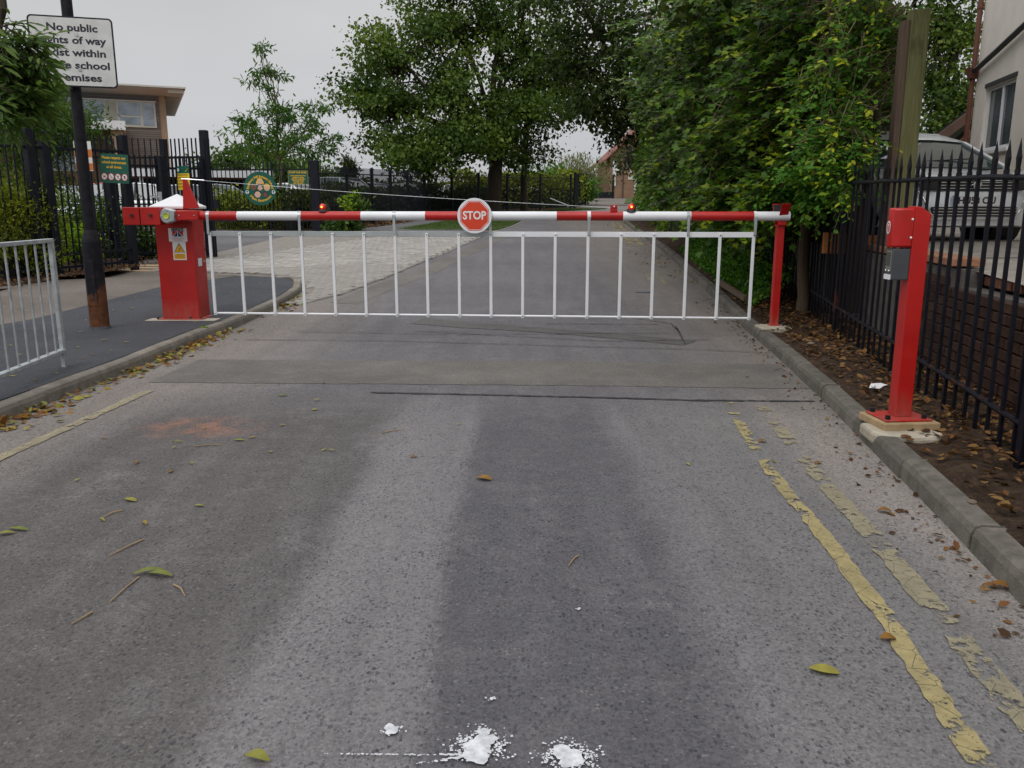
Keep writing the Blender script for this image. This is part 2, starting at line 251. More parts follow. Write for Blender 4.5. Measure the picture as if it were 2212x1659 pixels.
# ------------------------------------------------------------------ mesh builder
class MB:
    def __init__(s): s.v=[]; s.f=[]; s.mi=[]; s.m=0
    def add(s,vs,fs):
        o=len(s.v); s.v+= [tuple(p) for p in vs]; s.f+=[tuple(i+o for i in f) for f in fs]; s.mi+=[s.m]*len(fs); return s
    def box(s,x0,x1,y0,y1,z0,z1,mt=None):
        vs=[Vector((x,y,z)) for z in (z0,z1) for y in (y0,y1) for x in (x0,x1)]
        if mt: vs=[mt@p for p in vs]
        return s.add(vs,[(0,2,3,1),(4,5,7,6),(0,1,5,4),(2,6,7,3),(0,4,6,2),(1,3,7,5)])
    def beam(s,p,q,w,h,up=(0,0,1)):
        p,q=Vector(p),Vector(q); d=(q-p).normalized(); u=Vector(up)
        if abs(d.dot(u))>.98: u=Vector((0,1,0))
        a=d.cross(u).normalized()*w/2; b=a.cross(d).normalized()*h/2
        vs=[p-a-b,p+a-b,p+a+b,p-a+b,q-a-b,q+a-b,q+a+b,q-a+b]
        return s.add(vs,[(0,3,2,1),(4,5,6,7),(0,1,5,4),(1,2,6,5),(2,3,7,6),(3,0,4,7)])
    def tube(s,pts,rs,n=8,cap=True):
        pts=[Vector(p) for p in pts]; rs=rs if isinstance(rs,(list,tuple)) else [rs]*len(pts); vs=[]; fs=[]
        for i,p in enumerate(pts):
            d=(pts[min(i+1,len(pts)-1)]-pts[max(i-1,0)]).normalized(); u=Vector((0,0,1)) if abs(d.z)<.95 else Vector((0,1,0))
            a=d.cross(u).normalized(); b=a.cross(d)
            for k in range(n):
                t=2*math.pi*k/n; vs.append(p+(a*math.cos(t)+b*math.sin(t))*rs[i])
        for i in range(len(pts)-1):
            for k in range(n): fs.append((i*n+k,i*n+(k+1)%n,(i+1)*n+(k+1)%n,(i+1)*n+k))
        if cap: fs+= [tuple(range(n))[::-1],tuple((len(pts)-1)*n+k for k in range(n))]
        return s.add(vs,fs)
    def prism(s,poly,d,mt=None,z0=0.):
        n=len(poly); vs=[Vector((x,y,z0)) for x,y in poly]+[Vector((x,y,z0+d)) for x,y in poly]
        if mt: vs=[mt@p for p in vs]
        return s.add(vs,[tuple(range(n))[::-1],tuple(range(n,2*n))]+[(i,(i+1)%n,(i+1)%n+n,i+n) for i in range(n)])
    def sphere(s,c,r,n=10,m=6,sz=1.,mt=None):
        vs=[];fs=[]
        for j in range(m+1):
            t=math.pi*j/m
            for i in range(n):
                a=2*math.pi*i/n; vs.append(Vector((c[0]+r*math.sin(t)*math.cos(a),c[1]+r*math.sin(t)*math.sin(a),c[2]+r*sz*math.cos(t))))
        for j in range(m):
            for i in range(n): fs.append((j*n+i,(j+1)*n+i,(j+1)*n+(i+1)%n,j*n+(i+1)%n))
        if mt: vs=[mt@p for p in vs]
        return s.add(vs,fs)
    def build(s,name,mat,parent=None,smooth=False,bevel=0,loc=None,segs=2):
        me=bpy.data.meshes.new(name); me.from_pydata(s.v,[],s.f); me.update()
        for m in (mat if isinstance(mat,(list,tuple)) else [mat]): me.materials.append(m)
        if isinstance(mat,(list,tuple)): me.polygons.foreach_set('material_index',s.mi)
        if smooth: me.polygons.foreach_set('use_smooth',[True]*len(me.polygons))
        return link(name,me,parent,bevel,loc,segs,smooth)
def link(name,me,parent=None,bevel=0,loc=None,segs=2,smooth=False):
    o=bpy.data.objects.new(name,me); COL.objects.link(o)
    if loc is not None: o.location=loc
    if parent is not None: o.parent=parent
    if bevel:
        m=o.modifiers.new('bevel','BEVEL'); m.width=bevel; m.segments=segs; m.limit_method='ANGLE'; m.angle_limit=math.radians(40)
    if smooth and len(me.polygons)<200000:
        try: me.set_sharp_from_angle(angle=math.radians(42))
        except Exception: pass
    return o
def tag(o,label=None,cat=None,group=None,kind=None):
    for k,v in (('label',label),('category',cat),('group',group),('kind',kind)):
        if v: o[k]=v
    return o
def empty(name,loc,label=None,cat=None,group=None,rz=0,kind=None):
    o=bpy.data.objects.new(name,None); COL.objects.link(o); o.location=loc; o.rotation_euler=(0,0,rz); o.empty_display_size=.2
    return tag(o,label,cat,group,kind)
def kids(o): return [c for c in COL.objects if c.parent==o]
def copy_tree(o,parent=None,ch=None):
    c=o.copy(); COL.objects.link(c)
    if parent: c.parent=parent
    for k in list(o.children): copy_tree(k,c)
    return c
# world-space parts below an Empty: shift verts by the parent's place
def part(mb,name,mat,root,**k):
    inv=Matrix.Translation(root.location)@Matrix.Rotation(root.rotation_euler.z,4,'Z'); inv=inv.inverted()
    mb.v=[tuple(inv@Vector(p)) for p in mb.v]; return mb.build(name,mat,root,**k)
def text_mesh(body,size,ext=.001,bold=0.,align='CENTER',spacing=1.,line=1.):
    c=bpy.data.curves.new('lettering','FONT'); c.body=body; c.size=size; c.extrude=ext; c.offset=bold; c.align_x=align; c.align_y='CENTER'; c.space_character=spacing; c.space_line=line; c.resolution_u=3
    o=bpy.data.objects.new('tmp_text',c); COL.objects.link(o); bpy.context.view_layer.update()
    me=bpy.data.meshes.new_from_object(o.evaluated_get(bpy.context.evaluated_depsgraph_get())); me.name='lettering'
    bpy.data.objects.remove(o); bpy.data.curves.remove(c); return me
def text(body,size,mt,mat,parent,name='lettering',width=None,bend=0.,**k):
    me=text_mesh(body,size,**k); co=np.array([v.co[:] for v in me.vertices])
    if not len(co): return
    if width:
        wd=co[:,0].max()-co[:,0].min(); co[:,0]=(co[:,0]-(co[:,0].max()+co[:,0].min())/2)*(width/wd)
    if bend>0: a=co[:,0]/bend; r=bend+co[:,1]; co[:,0]=r*np.sin(a); co[:,1]=r*np.cos(a)
    if bend<0: R=-bend; a=co[:,0]/R; r=R-co[:,1]; co[:,0]=r*np.sin(a); co[:,1]=-r*np.cos(a)
    for v,p in zip(me.vertices,co): v.co=p
    me.materials.clear(); me.materials.append(mat); o=bpy.data.objects.new(name,me); o['kind']='stuff'; COL.objects.link(o); o.parent=parent; o.matrix_local=mt; return o
def face_mt(c,rz=0.,tilt=0.): # local frame: x right, y up, z towards the viewer (-Y when rz=0)
    return Matrix.Translation(c)@Matrix.Rotation(rz,4,'Z')@Matrix.Rotation(math.radians(90)-tilt,4,'X')
def plate(w,h,t,r,mt,n=5):
    p=[]
    for cx,cy,a0 in ((w/2-r,h/2-r,0),(-w/2+r,h/2-r,90),(-w/2+r,-h/2+r,180),(w/2-r,-h/2+r,270)):
        for i in range(n): a=math.radians(a0+90*i/(n-1)); p.append((cx+r*math.cos(a),cy+r*math.sin(a)))
    return MB().prism(p,t,mt)
def ngon(r,n,ph=0.,sx=1.,sy=1.): return [(r*sx*math.cos(2*math.pi*i/n+ph),r*sy*math.sin(2*math.pi*i/n+ph)) for i in range(n)]

# ------------------------------------------------------------------ leaves
SH={'lance':([(0,0,0),(.13,.3,.05),(.11,.65,.04),(0,1,-.05),(-.11,.65,.04),(-.13,.3,.05)],[(0,1,2,3),(0,3,4,5)]),
 'oval':([(0,0,0),(.27,.3,.06),(.25,.7,.05),(0,1,-.04),(-.25,.7,.05),(-.27,.3,.06)],[(0,1,2,3),(0,3,4,5)]),
 'quad':([(0,-.5,0),(.36,0,.06),(0,.5,0),(-.36,0,.06)],[(0,1,2,3)]),
 'blade':([(-.04,0,0),(.04,0,0),(0,1,.12)],[(0,1,2)]),
 'maple':([(0,0,0),(.14,.12,.02),(.46,.05,.05),(.34,.3,.03),(.56,.52,.07),(.25,.52,.02),(.14,.68,.02),(0,1,-.05),(-.14,.68,.02),(-.25,.52,.02),(-.56,.52,.07),(-.34,.3,.03),(-.46,.05,.05),(-.14,.12,.02),(0,.45,-.03)],
   [(0,1,2,3,14),(3,4,5,14),(5,6,7,14),(7,8,9,14),(9,10,11,14),(11,12,13,0,14)])}
def unit(a): return a/np.maximum(np.linalg.norm(a,axis=1,keepdims=True),1e-6)
def leaf_mesh(name,P,A,Nn,S,shape,mat,tint):
    vs,fs=SH[shape]; V=np.array(vs); n=len(P); A=unit(A); B=unit(np.cross(A,Nn)); C=np.cross(B,A)
    W=P[:,None,:]+S[:,None,None]*(V[None,:,0,None]*B[:,None,:]+V[None,:,1,None]*A[:,None,:]+V[None,:,2,None]*C[:,None,:])
    me=bpy.data.meshes.new(name); k=len(V); me.vertices.add(n*k); me.vertices.foreach_set('co',W.reshape(-1))
    lt=[len(f) for f in fs]; flat=np.array([i for f in fs for i in f]); nl=len(flat)
    me.loops.add(n*nl); me.loops.foreach_set('vertex_index',(flat[None,:]+np.arange(n)[:,None]*k).reshape(-1).astype(np.int32))
    me.polygons.add(n*len(fs)); st=np.concatenate([[0],np.cumsum(lt)[:-1]])
    me.polygons.foreach_set('loop_start',(st[None,:]+np.arange(n)[:,None]*nl).reshape(-1).astype(np.int32))
    me.update(calc_edges=True); me.validate()
    at_=me.attributes.new('tint','FLOAT','POINT'); at_.data.foreach_set('value',np.repeat(np.clip(tint,0,1),k).astype(np.float32))
    me.materials.append(mat); return me
def leaves(name,P,shape,size,mat,parent=None,droop=.5,up=.6,tint=None,kind=None,svar=.35,out=None,origin=None):
    n=len(P); A=rng.normal(size=(n,3)); 
    if out is not None: A=A*.6+out
    A[:,2]-=droop; Nn=rng.normal(size=(n,3))*.6; Nn[:,2]+=up; S=size*(1+svar*rng.uniform(-1,1,n))
    t=rng.uniform(0,1,n) if tint is None else tint
    if parent is not None:
        l=np.array(parent.location); P=P-l
    me=leaf_mesh(name,P,A,Nn,S,shape,mat,t); o=link(name,me,parent); 
    if kind: o['kind']=kind
    return o
def clumps(blobs,per,sig,shell=.35):
    P=[];T=[];C=[];O=[]
    for (cx,cy,cz,rx,ry,rz,m) in blobs:
        d=unit(rng.normal(size=(m,3))); r=(1-shell*rng.uniform(0,1,m)**1.3)[:,None]; c=np.array([cx,cy,cz])+d*r*np.array([rx,ry,rz]); C.append(c)
        k=per; q=np.repeat(c,k,axis=0)+rng.normal(size=(m*k,3))*sig*np.array([1,1,.62]); P.append(q)
        tb=np.clip(rng.normal(.45,.22,m),0,1); T.append(np.clip(np.repeat(tb,k)+rng.normal(0,.16,m*k),0,1)); O.append(np.repeat(d,k,axis=0))
    return np.concatenate(P),np.concatenate(T),np.concatenate(C),np.concatenate(O)
def limb(mb,p,q,r0,r1,seg=5,wob=.08,n=6,sag=0.):
    p,q=Vector(p),Vector(q); L_=(q-p).length; pts=[];rs=[]
    for i in range(seg+1):
        t=i/seg; x=p.lerp(q,t)
        if 0<i<seg: x+=Vector(rng.normal(size=3))*wob*L_*.35
        x.z+=sag*math.sin(t*math.pi)*L_; pts.append(x); rs.append(r0+(r1-r0)*t)
    mb.tube(pts,rs,n,False)
def tree(name,base,blobs,per,sig,shape,size,mat,label,cat='tree',group=None,trunk_r=.3,fork=2.5,bark=None,crown='crown',nl=60,droop=.4,shell=.35,tr_top=None,twig=.012):
    base=Vector(base); root=empty(name,base,label,cat,group)
    P,T,C,O=clumps(blobs,per,sig,shell); leaves(crown,P,shape,size,mat,root,droop,tint=T,out=O*.5,svar=.5)
    mb=MB(); top=base+Vector((0,0,fork)) if tr_top is None else Vector(tr_top)
    if trunk_r>0: limb(mb,base-Vector((0,0,.1)),top,trunk_r*1.15,trunk_r*.8,5,.03,12)
    bm=MB(); use=blobs
    for bl in use:
        c=Vector(bl[:3]); limb(bm,top-Vector((0,0,.2)),c,trunk_r*.45,trunk_r*.16,6,.09,6)
        near=[Vector(x) for x in C if (Vector(x)-c).length<max(bl[3:6])*1.15]
        random.shuffle(near)
        for x in near[:max(3,nl//len(blobs))]: limb(bm,c.lerp(top,random.uniform(0,.35)),x,trunk_r*.12+twig*.5,twig*.6,4,.1,4)
    if trunk_r>0: part(mb,'trunk',bark or BARK,root,smooth=True)
    part(bm,'branches',bark or BARK,root,smooth=True); return root
def surf_leaves(fn,n): # fn(u,v)->(x,y,z)
    u=rng.uniform(0,1,n); v=rng.uniform(0,1,n); return np.array([fn(a,b) for a,b in zip(u,v)])

# ================================================================== SETTING
def ip(pts,y): return float(np.interp(y,[p[1] for p in pts],[p[0] for p in pts]))
KL=[(-3.5,-6),(-3.36,3),(-3.28,5.2),(-3.22,7),(-3.24,8.6),(-3.12,10.1),(-3.02,11.2),(-3.04,12.0),(-3.22,12.8),(-3.6,13.5),(-4.2,13.95),(-5.0,14.15)]
EL=[(-3.1,10.6),(-2.80,11.0),(-2.41,11.9),(-2.03,13.7),(-1.44,17.8),(-.64,25.3),(.06,29.5),(.7,36),(1.6,42),(2.9,49),(4.6,56),(6.6,66),(8.3,76)]
KR=[(1.2,-4),(1.62,1.6),(1.77,2.7),(1.88,3.4),(2.04,4.48),(2.24,5.85),(2.47,7.73),(2.67,9.6),(2.82,11.6),(2.99,14.4),(3.29,17.8),(3.6,22.2),(3.86,26.6),(4.3,32.3),(5.3,41),(6.8,50),(8.4,60),(9.8,72),(10.6,84)]
FN=[(-6.15,26.6),(-5.66,29.2),(-5.2,31.6),(-4.86,34.0),(-4.47,36.4),(-3.99,38.8),(-2.9,40.9),(-1.7,43.2),(-.25,45.4),(1.6,47.8),(3.5,50.5)]
def off(y): return float(np.interp(y,[12.0,13.9],[.10,.004]))
def yset(y0,y1,dy):
    s=set(np.arange(y0,y1,dy).round(3).tolist()+[y1]); s|={p for p in PX if y0<p<y1}; return sorted(s)
def strip(name,Lf,Rf,y0,y1,dy,nx,h,mat,parent=None,jit=0.,kind='structure'):
    ys=yset(y0,y1,dy); vs=[];fs=[]
    for y in ys:
        a,b=Lf(y),Rf(y)
        for i in range(nx+1):
            x=a+(b-a)*i/nx; vs.append((x,y,G(y)+(h(y) if callable(h) else h)+(random.uniform(-jit,jit) if jit else 0)))
    for j in range(len(ys)-1):
        for i in range(nx): a=j*(nx+1)+i; fs.append((a,a+1,a+nx+2,a+nx+1))
    me=bpy.data.meshes.new(name); me.from_pydata(vs,[],fs); me.materials.append(mat); o=bpy.data.objects.new(name,me); COL.objects.link(o)
    if parent is not None: o.parent=parent
    elif kind: o['kind']=kind
    if jit: me.polygons.foreach_set('use_smooth',[True]*len(fs))
    return o
strip('ground',lambda y:-420,lambda y:420,-60,420,20,8,-.09,GRASSG)
def roadL(y): return ip(KL,y) if y<14.15 else ip(EL,y)
strip('road',lambda y: roadL(y)-.02 if y<14.1 or y>14.2 else -5,lambda y: ip(KR,y)+.02,-6,86,.25,10,0,ROAD)
LINE_T=[(-6.6,-6),(-6.0,6),(-5.61,9.0),(-5.28,10.8),(-5.05,12.),(-4.75,13.0),(-4.6,14.1)]
KB=.125
strip('old_footway',lambda y:-11,lambda y: ip(KL,y)-KB if y<14.1 else ip(EL,y)-.1,-6,28,.3,8,off,OLD)
strip('pavement',lambda y: ip(LINE_T,y),lambda y: min(ip(KL,y)-KB,-2.9)if y<14.0 else -4.61,-6,14.1,.2,6,lambda y:off(y)+.004,TARM)
strip('entrance_path',lambda y: -9.6 if y<23 else -9.6,lambda y: float(np.interp(y,[15.4,16.5,19.5,24.5,26.2],[-6.3,-5.7,-4.85,-3.2,-1.0])),15.7,27,.4,4,lambda y:off(y)+.006,PATHM)
strip('roadside_path',lambda y: ip(FN,y)+.9,lambda y: ip(FN,y)+(2.6 if y<30 else 2.2) if y>27.5 else -.9,26.0,50,.5,3,.018,PATHM)
strip('grass_verge',lambda y: ip(FN,y)+2.2 if y>27.6 else -3.2,lambda y: ip(EL,y)-.14,27.2,52,.6,5,.03,GRASSG,jit=.01)
strip('planting_bed',lambda y: ip(FN,y)-3.0,lambda y: ip(FN,y)+.95,26.9,52,.5,5,.022,SOIL,jit=.02)
strip('planting_bed',lambda y:-12,lambda y: -7.15 if y<13.3 else (-6.6 if y<15 else -7.2),6,20,.5,6,.11,SOIL,jit=.03)
strip('car_park',lambda y:-60,lambda y:-7.5 if y<27 else ip(FN,min(y,50))-3.0,20,80,2,8,-.02,PATHM)
strip('far_path',lambda y: float(np.interp(y,[60,88],[5.2,8.4])),lambda y: float(np.interp(y,[60,88],[8.6,12.2])),58,93,2,3,.03,OLD)
strip('lawn',lambda y: float(np.interp(y,[62,93],[8.2,12.6])),lambda y: 20,62,96,2,3,.05,GRASSG,jit=.02)
# soil verge on the right, banked towards the railing
vs=[];fs=[];ys=yset(-3,40,.12); nx=16
for y in ys:
    a=ip(KR,y)+KB-.01; b=a+ (2.2 if y<30 else 3)
    for i in range(nx+1):
        t=i/nx; x=a+(b-a)*t; hh=.085+.07*min(1,t*1.6)+(.02*math.sin(x*9+y*5)+.018*math.sin(x*17-y*11)+random.uniform(-.014,.014))*(1 if i else 0)
        vs.append((x,y,G(y)+hh))
for j in range(len(ys)-1):
    for i in range(nx): a=j*(nx+1)+i; fs.append((a,a+1,a+nx+2,a+nx+1))
me=bpy.data.meshes.new('soil_verge'); me.from_pydata(vs,[],fs); me.materials.append(SOIL); me.polygons.foreach_set('use_smooth',[True]*len(fs)); o=bpy.data.objects.new('soil_verge',me); COL.objects.link(o); o['kind']='structure'
# kerbs: one object per stone
def kerb(name,line,side,y0,y1,ln=.915,flush=None,mat=KERB,wd=KB,hh=.10):
    root=empty(name,(0,0,0),kind='structure'); pts=[Vector((ip(line,y),y)) for y in np.arange(y0,y1,.02)] if y1-y0>0 else []
    if name=='left_kerb':
        P=[Vector((p[0],p[1])) for p in line if y0<=p[1]<=y1]; Q=[Vector((ip(line,y0),y0))]+[p for p in P if p.y>y0]; pts=[]
        for a,b in zip(Q,Q[1:]):
            n=max(2,int((b-a).length/.02)); pts+=[a.lerp(b,i/n) for i in range(n)]
        # soften the corners
        for _ in range(60): pts=[pts[0]]+[(pts[i-1]+pts[i]*2+pts[i+1])/4 for i in range(1,len(pts)-1)]+[pts[-1]]
    acc=[0]
    for a,b in zip(pts,pts[1:]): acc.append(acc[-1]+(b-a).length)
    def P(s):
        i=min(np.searchsorted(acc,s),len(pts)-1); return pts[i]
    s=0;tot=acc[-1]
    while s<tot-.15:
        e_=min(s+ln-.008,tot); nn=5; prof=[(0,-.05),(.012,hh-.035),(.024,hh-.008),(.04,hh),(wd,hh+.001),(wd,-.05)]; vs=[];fs=[]
        jz=random.uniform(-.004,.004); jx=random.uniform(-.004,.004)
        for i in range(nn+1):
            q=P(s+(e_-s)*i/nn); d=(P(min(s+(e_-s)*i/nn+.05,tot))-P(max(s+(e_-s)*i/nn-.05,0))).normalized(); nrm=Vector((-d.y,d.x))*side
            zf=1. if flush is None else max(.16,min(1,(flush-(s+(e_-s)*i/nn))/.9+.16))
            for a,z in prof: p=q+nrm*(a+jx); vs.append((p.x,p.y,G(p.y)+(z*zf if z>0 else z)+jz))
        k=len(prof)
        for i in range(nn):
            for j in range(k-1): fs.append((i*k+j,(i+1)*k+j,(i+1)*k+j+1,i*k+j+1) if side>0 else (i*k+j,i*k+j+1,(i+1)*k+j+1,(i+1)*k+j))
        fs+=[tuple(range(k)),tuple(nn*k+j for j in range(k))[::-1]]
        me=bpy.data.meshes.new('kerb_stone'); me.from_pydata(vs,[],fs); me.materials.append(mat); link('kerb_stone',me,root,.006,segs=1); s+=ln
    return root
kerb('left_kerb',KL,1,.5,14.2,flush=13.4,ln=.74)
kerb('right_kerb',KR,-1,.4,46,mat=KERBR)
kerb('verge_edging',EL,1,11.0,40,mat=EDGE,wd=.10,hh=.022)
# buff tactile slabs beside the gate
tr=empty('tactile_paving',(0,0,0),kind='structure')
TSL=M('buff_slab',(.40,.29,.17),.9,.15,3,.4,70,rnd=.15)
pr=None
for i in range(7):
    for j in range(3):
        x=-7.3+i*.41+j*.02; y=14.55+j*.405+i*.012
        if x+.2>-4.2: continue
        mb=MB(); z=G(y)+off(y)+.012; mb.box(x,x+.4,y,y+.395,z-.04,z); mb.build('slab',TSL,tr,bevel=.004,segs=1)
# block paving crossover: herringbone blocks
BP=[(-3.3,10.85),(-2.84,11.15),(-2.47,11.95),(-2.10,13.7),(-1.54,17.8),(-.95,23.6),(-1.5,25.2),(-3.3,24.9),(-4.95,19.5),(-5.8,16.5),(-6.35,15.75),(-5.5,14.6),(-4.9,14.28),(-4.15,14.12),(-3.5,13.66),(-3.14,12.95),(-2.96,12.1),(-2.94,11.3)]
def inside(x,y,P):
    c=False;n=len(P)
    for i in range(n):
        (x1,y1),(x2,y2)=P[i],P[(i+1)%n]
        if (y1>y)!=(y2>y) and x<(x2-x1)*(y-y1)/(y2-y1)+x1: c=not c
    return c
bp=empty('block_paving',(0,0,0),kind='structure'); cand=[]
A0=math.radians(52); ca,sa=math.cos(A0),math.sin(A0)
for i in range(-90,120):
    for j in range(-90,120):
        # 90 degree herringbone cell
        k=(i-j)%4
        if k==0: cx,cy,hz=(i+1)*.1,(j+.5)*.1,True
        elif k==2: cx,cy,hz=(i+.5)*.1,j*.1,False
        else: continue
        x=-3.5+cx*ca-cy*sa; y=16+cx*sa+cy*ca
        if inside(x,y,BP): cand.append((x*x+y*y,x,y,hz))
cand.sort(); bm1=MB().box(-.098,.098,-.048,.048,-.03,0); bme=None; stuff=MB()
strip('paving_bed',lambda y:-6.4 if y>14.3 else -3.9,lambda y:ip(EL,y)-.1,11,25.4,.4,5,.016,BEDM,parent=bp)
for n_,(d,x,y,hz) in enumerate(cand):
    z=G(y)+.026+random.uniform(-.0025,.0025); a=A0+(0 if hz else math.pi/2); sl_=(G(y+.2)-G(y-.2))/.4
    mt=Matrix.Translation((x,y,z))@Matrix.Rotation(math.atan(sl_),4,'X')@Matrix.Rotation(a,4,'Z')
    if n_<300:
        if bme is None:
            o=bm1.build('block',BLOCKM,bp,bevel=.004,segs=1); bme=o.data
        else: o=link('block',bme,bp,.004,segs=1)
        o.matrix_local=mt
    else: stuff.m=n_%3; stuff.box(-.098,.098,-.048,.048,-.03,0,mt)
def tone(k): return M('paving_block_tone_'+'abc'[k],sc3((.29,.27,.247),(.92,1.,1.08)[k]),.9,.2,2,.4,70)
o=stuff.build('block_field',[tone(0),tone(1),tone(2)],bp); o['kind']='stuff'
# repair strips, seams and cracks on the road
def ribbon(name,pts,wid,h,mat,jit=0.,sub=.08,parent=None):
    P=[Vector(p) for p in pts]; Q=[]
    for a,b in zip(P,P[1:]):
        n=max(1,int((b-a).length/sub)); Q+=[a.lerp(b,i/n) for i in range(n)]
    Q.append(P[-1]); vs=[];fs=[]
    for i,q in enumerate(Q):
        d=(Q[min(i+1,len(Q)-1)]-Q[max(i-1,0)]).normalized(); n=Vector((-d.y,d.x)); w1=wid/2+random.uniform(-jit,jit); w2=wid/2+random.uniform(-jit,jit)
        for s,w_ in ((1,w1),(-1,w2)): p=q+n*s*w_; vs.append((p.x,p.y,G(p.y)+h))
    fs=[(2*i,2*i+1,2*i+3,2*i+2) for i in range(len(Q)-1)]
    return MB().add(vs,fs).build(name,mat,parent)
def g2(u,v): p=gp(u,v); return (p.x,p.y)
def poly(name,P,h,mat): 
    o=MB().add([(x,y,G(y)+h) for x,y in P],[tuple(range(len(P)))]).build(name,mat); o['kind']='structure'; return o
rr=empty('road_repairs',(0,0,0),kind='structure')
ribbon('resurfaced_band',[g2(380,800),g2(1250,806),g2(1712,812)],1.02,.003,PATCH,.012,.06,parent=rr)
ribbon('sealed_joint',[g2(800,849),g2(1000,853),g2(1300,860),g2(1500,866),g2(1760,868)],.030,.007,SEAL,.009,.03,parent=rr)
ribbon('trench_patch',[g2(900,694),g2(1150,712),g2(1350,728),g2(1490,742)],.34,.004,asphalt('trench_asphalt','trench'),.01,.06,parent=rr)
for pts in ([g2(530,735),g2(860,738),g2(1200,748),g2(1500,756),g2(1660,764)],[g2(640,718),g2(1000,724),g2(1470,720),g2(1450,700),g2(1380,690)],[g2(900,716),g2(1300,738),g2(1530,735)],[g2(1480,745),g2(1460,705)],[g2(1330,868),g2(1340,1000)][:0] or [g2(1180,700),g2(1420,702)]):
    ribbon('crack',pts,.014,.0095,SEAL,.005,.03,parent=rr)
# darker strip where the old kerb line was, beyond the barrier
ribbon('dark_strip',[g2(740,656),g2(920,588),g2(1090,510)],.42,.003,PATCH,.02,.2,parent=rr)
# double yellow lines
yl=empty('yellow_lines',(0,0,0),kind='structure')
def yline(pts,mat,wd=.068): 
    return ribbon('line',pts,wd,.006,mat,.008,.045,parent=yl)
yline([(1.06,.9),(1.145,1.6),(1.185,2.0),(1.26,2.6),(1.31,3.3),(1.355,4.2),(1.44,5.0),(1.53,5.72)],YLA)
yline([(1.26,.9),(1.36,1.8),(1.44,2.5),(1.51,3.2),(1.56,3.9),(1.65,4.8),(1.74,5.6)],YLB,.09)
yline([(2.19,12.9),(2.36,15.2),(2.5,16.3)],YLB); yline([(2.38,12.9),(2.56,15.2),(2.7,16.3)],YLB)
yline([(2.95,20.5),(3.35,26.6),(3.9,33)],YLA,.1); yline([(3.18,20.5),(3.58,26.6),(4.1,33)],YLA,.1)
yline([(-2.95,2.5),(-2.83,4.3),(-2.78,5.2),(-2.74,6.1)],YLC,.08); yline([(-2.28,13.1),(-1.72,17.5),(-1.1,22.5)],YLA,.08); yline([(-1.0,23.5),(-.2,29.3)],YLA,.08)
# spilt white paint
def blob(mb,x,y,r,n=26,j=.35,el=1.):
    vs=[(x,y,G(y)+.0085)]; ph=random.uniform(0,6)
    for i in range(n):
        a=2*math.pi*i/n; k=r*(1+j*.45*(math.sin(2*a+ph)+.7*math.sin(3*a+ph*2)+.6*math.sin(5*a+ph*3))+random.uniform(-j,j)*.25); vs.append((x+k*math.cos(a)*el,y+k*math.sin(a),G(y)+.008))
    mb.add(vs,[(0,i+1,(i+1)%n+1) for i in range(n)])
def spill(label,c,r,drops,spread):
    mb=MB(); x,y=g2(*c); blob(mb,x,y,r,34,.4); 
    for k in range(drops): a=random.uniform(0,6.3); d=r+abs(random.gauss(0,spread)); blob(mb,x+d*math.cos(a),y+d*math.sin(a)*.8,random.uniform(.0008,.0042),7,.3)
    return mb
WP=M('spilt_white_paint',(.50,.51,.54),.8,.28,45)
mb=spill('',(1037,1615),.040,260,.028); blob(mb,*g2(1045,1588),.016,20,.3); blob(mb,*g2(1030,1640),.03,24,.3)
for (a,b,c,d,n) in (((1000,1638),(700,1636),.003,.010,60),((1005,1640),(890,1659),.003,.008,40),((1030,1590),(1040,1570),.004,.004,10)):
    (x0,y0),(x1,y1)=g2(*a),g2(*b)
    for k in range(n): t=random.random()**1.4; blob(mb,x0+(x1-x0)*t+random.gauss(0,c),y0+(y1-y0)*t+random.gauss(0,c*.5),random.uniform(.0012,.0045)*(1-t*.5),8,.3,1.8)
tag(mb.build('paint_spill',WP),'splattered white paint spill with long trailing streaks to its left on the road','paint spill','white paint spills on the road')
tag(spill('',(1228,1642),.040,240,.026).build('paint_spill',WP),'round white paint splash at the bottom of the photo, right of the streaked one','paint spill','white paint spills on the road')
tag(spill('',(845,1582),.020,18,.010).build('paint_spill',WP),'small white paint blot left of the big splash on the road','paint spill','white paint spills on the road')
tag(spill('',(1250,1320),.006,6,.006).build('paint_spill',WP),'tiny white paint fleck in the dark middle lane, right of centre','paint spill','white paint spills on the road')
tag(spill('',(1062,1515),.006,8,.006).build('paint_spill',WP),'tiny white paint fleck just above the streaked splash','paint spill','white paint spills on the road')

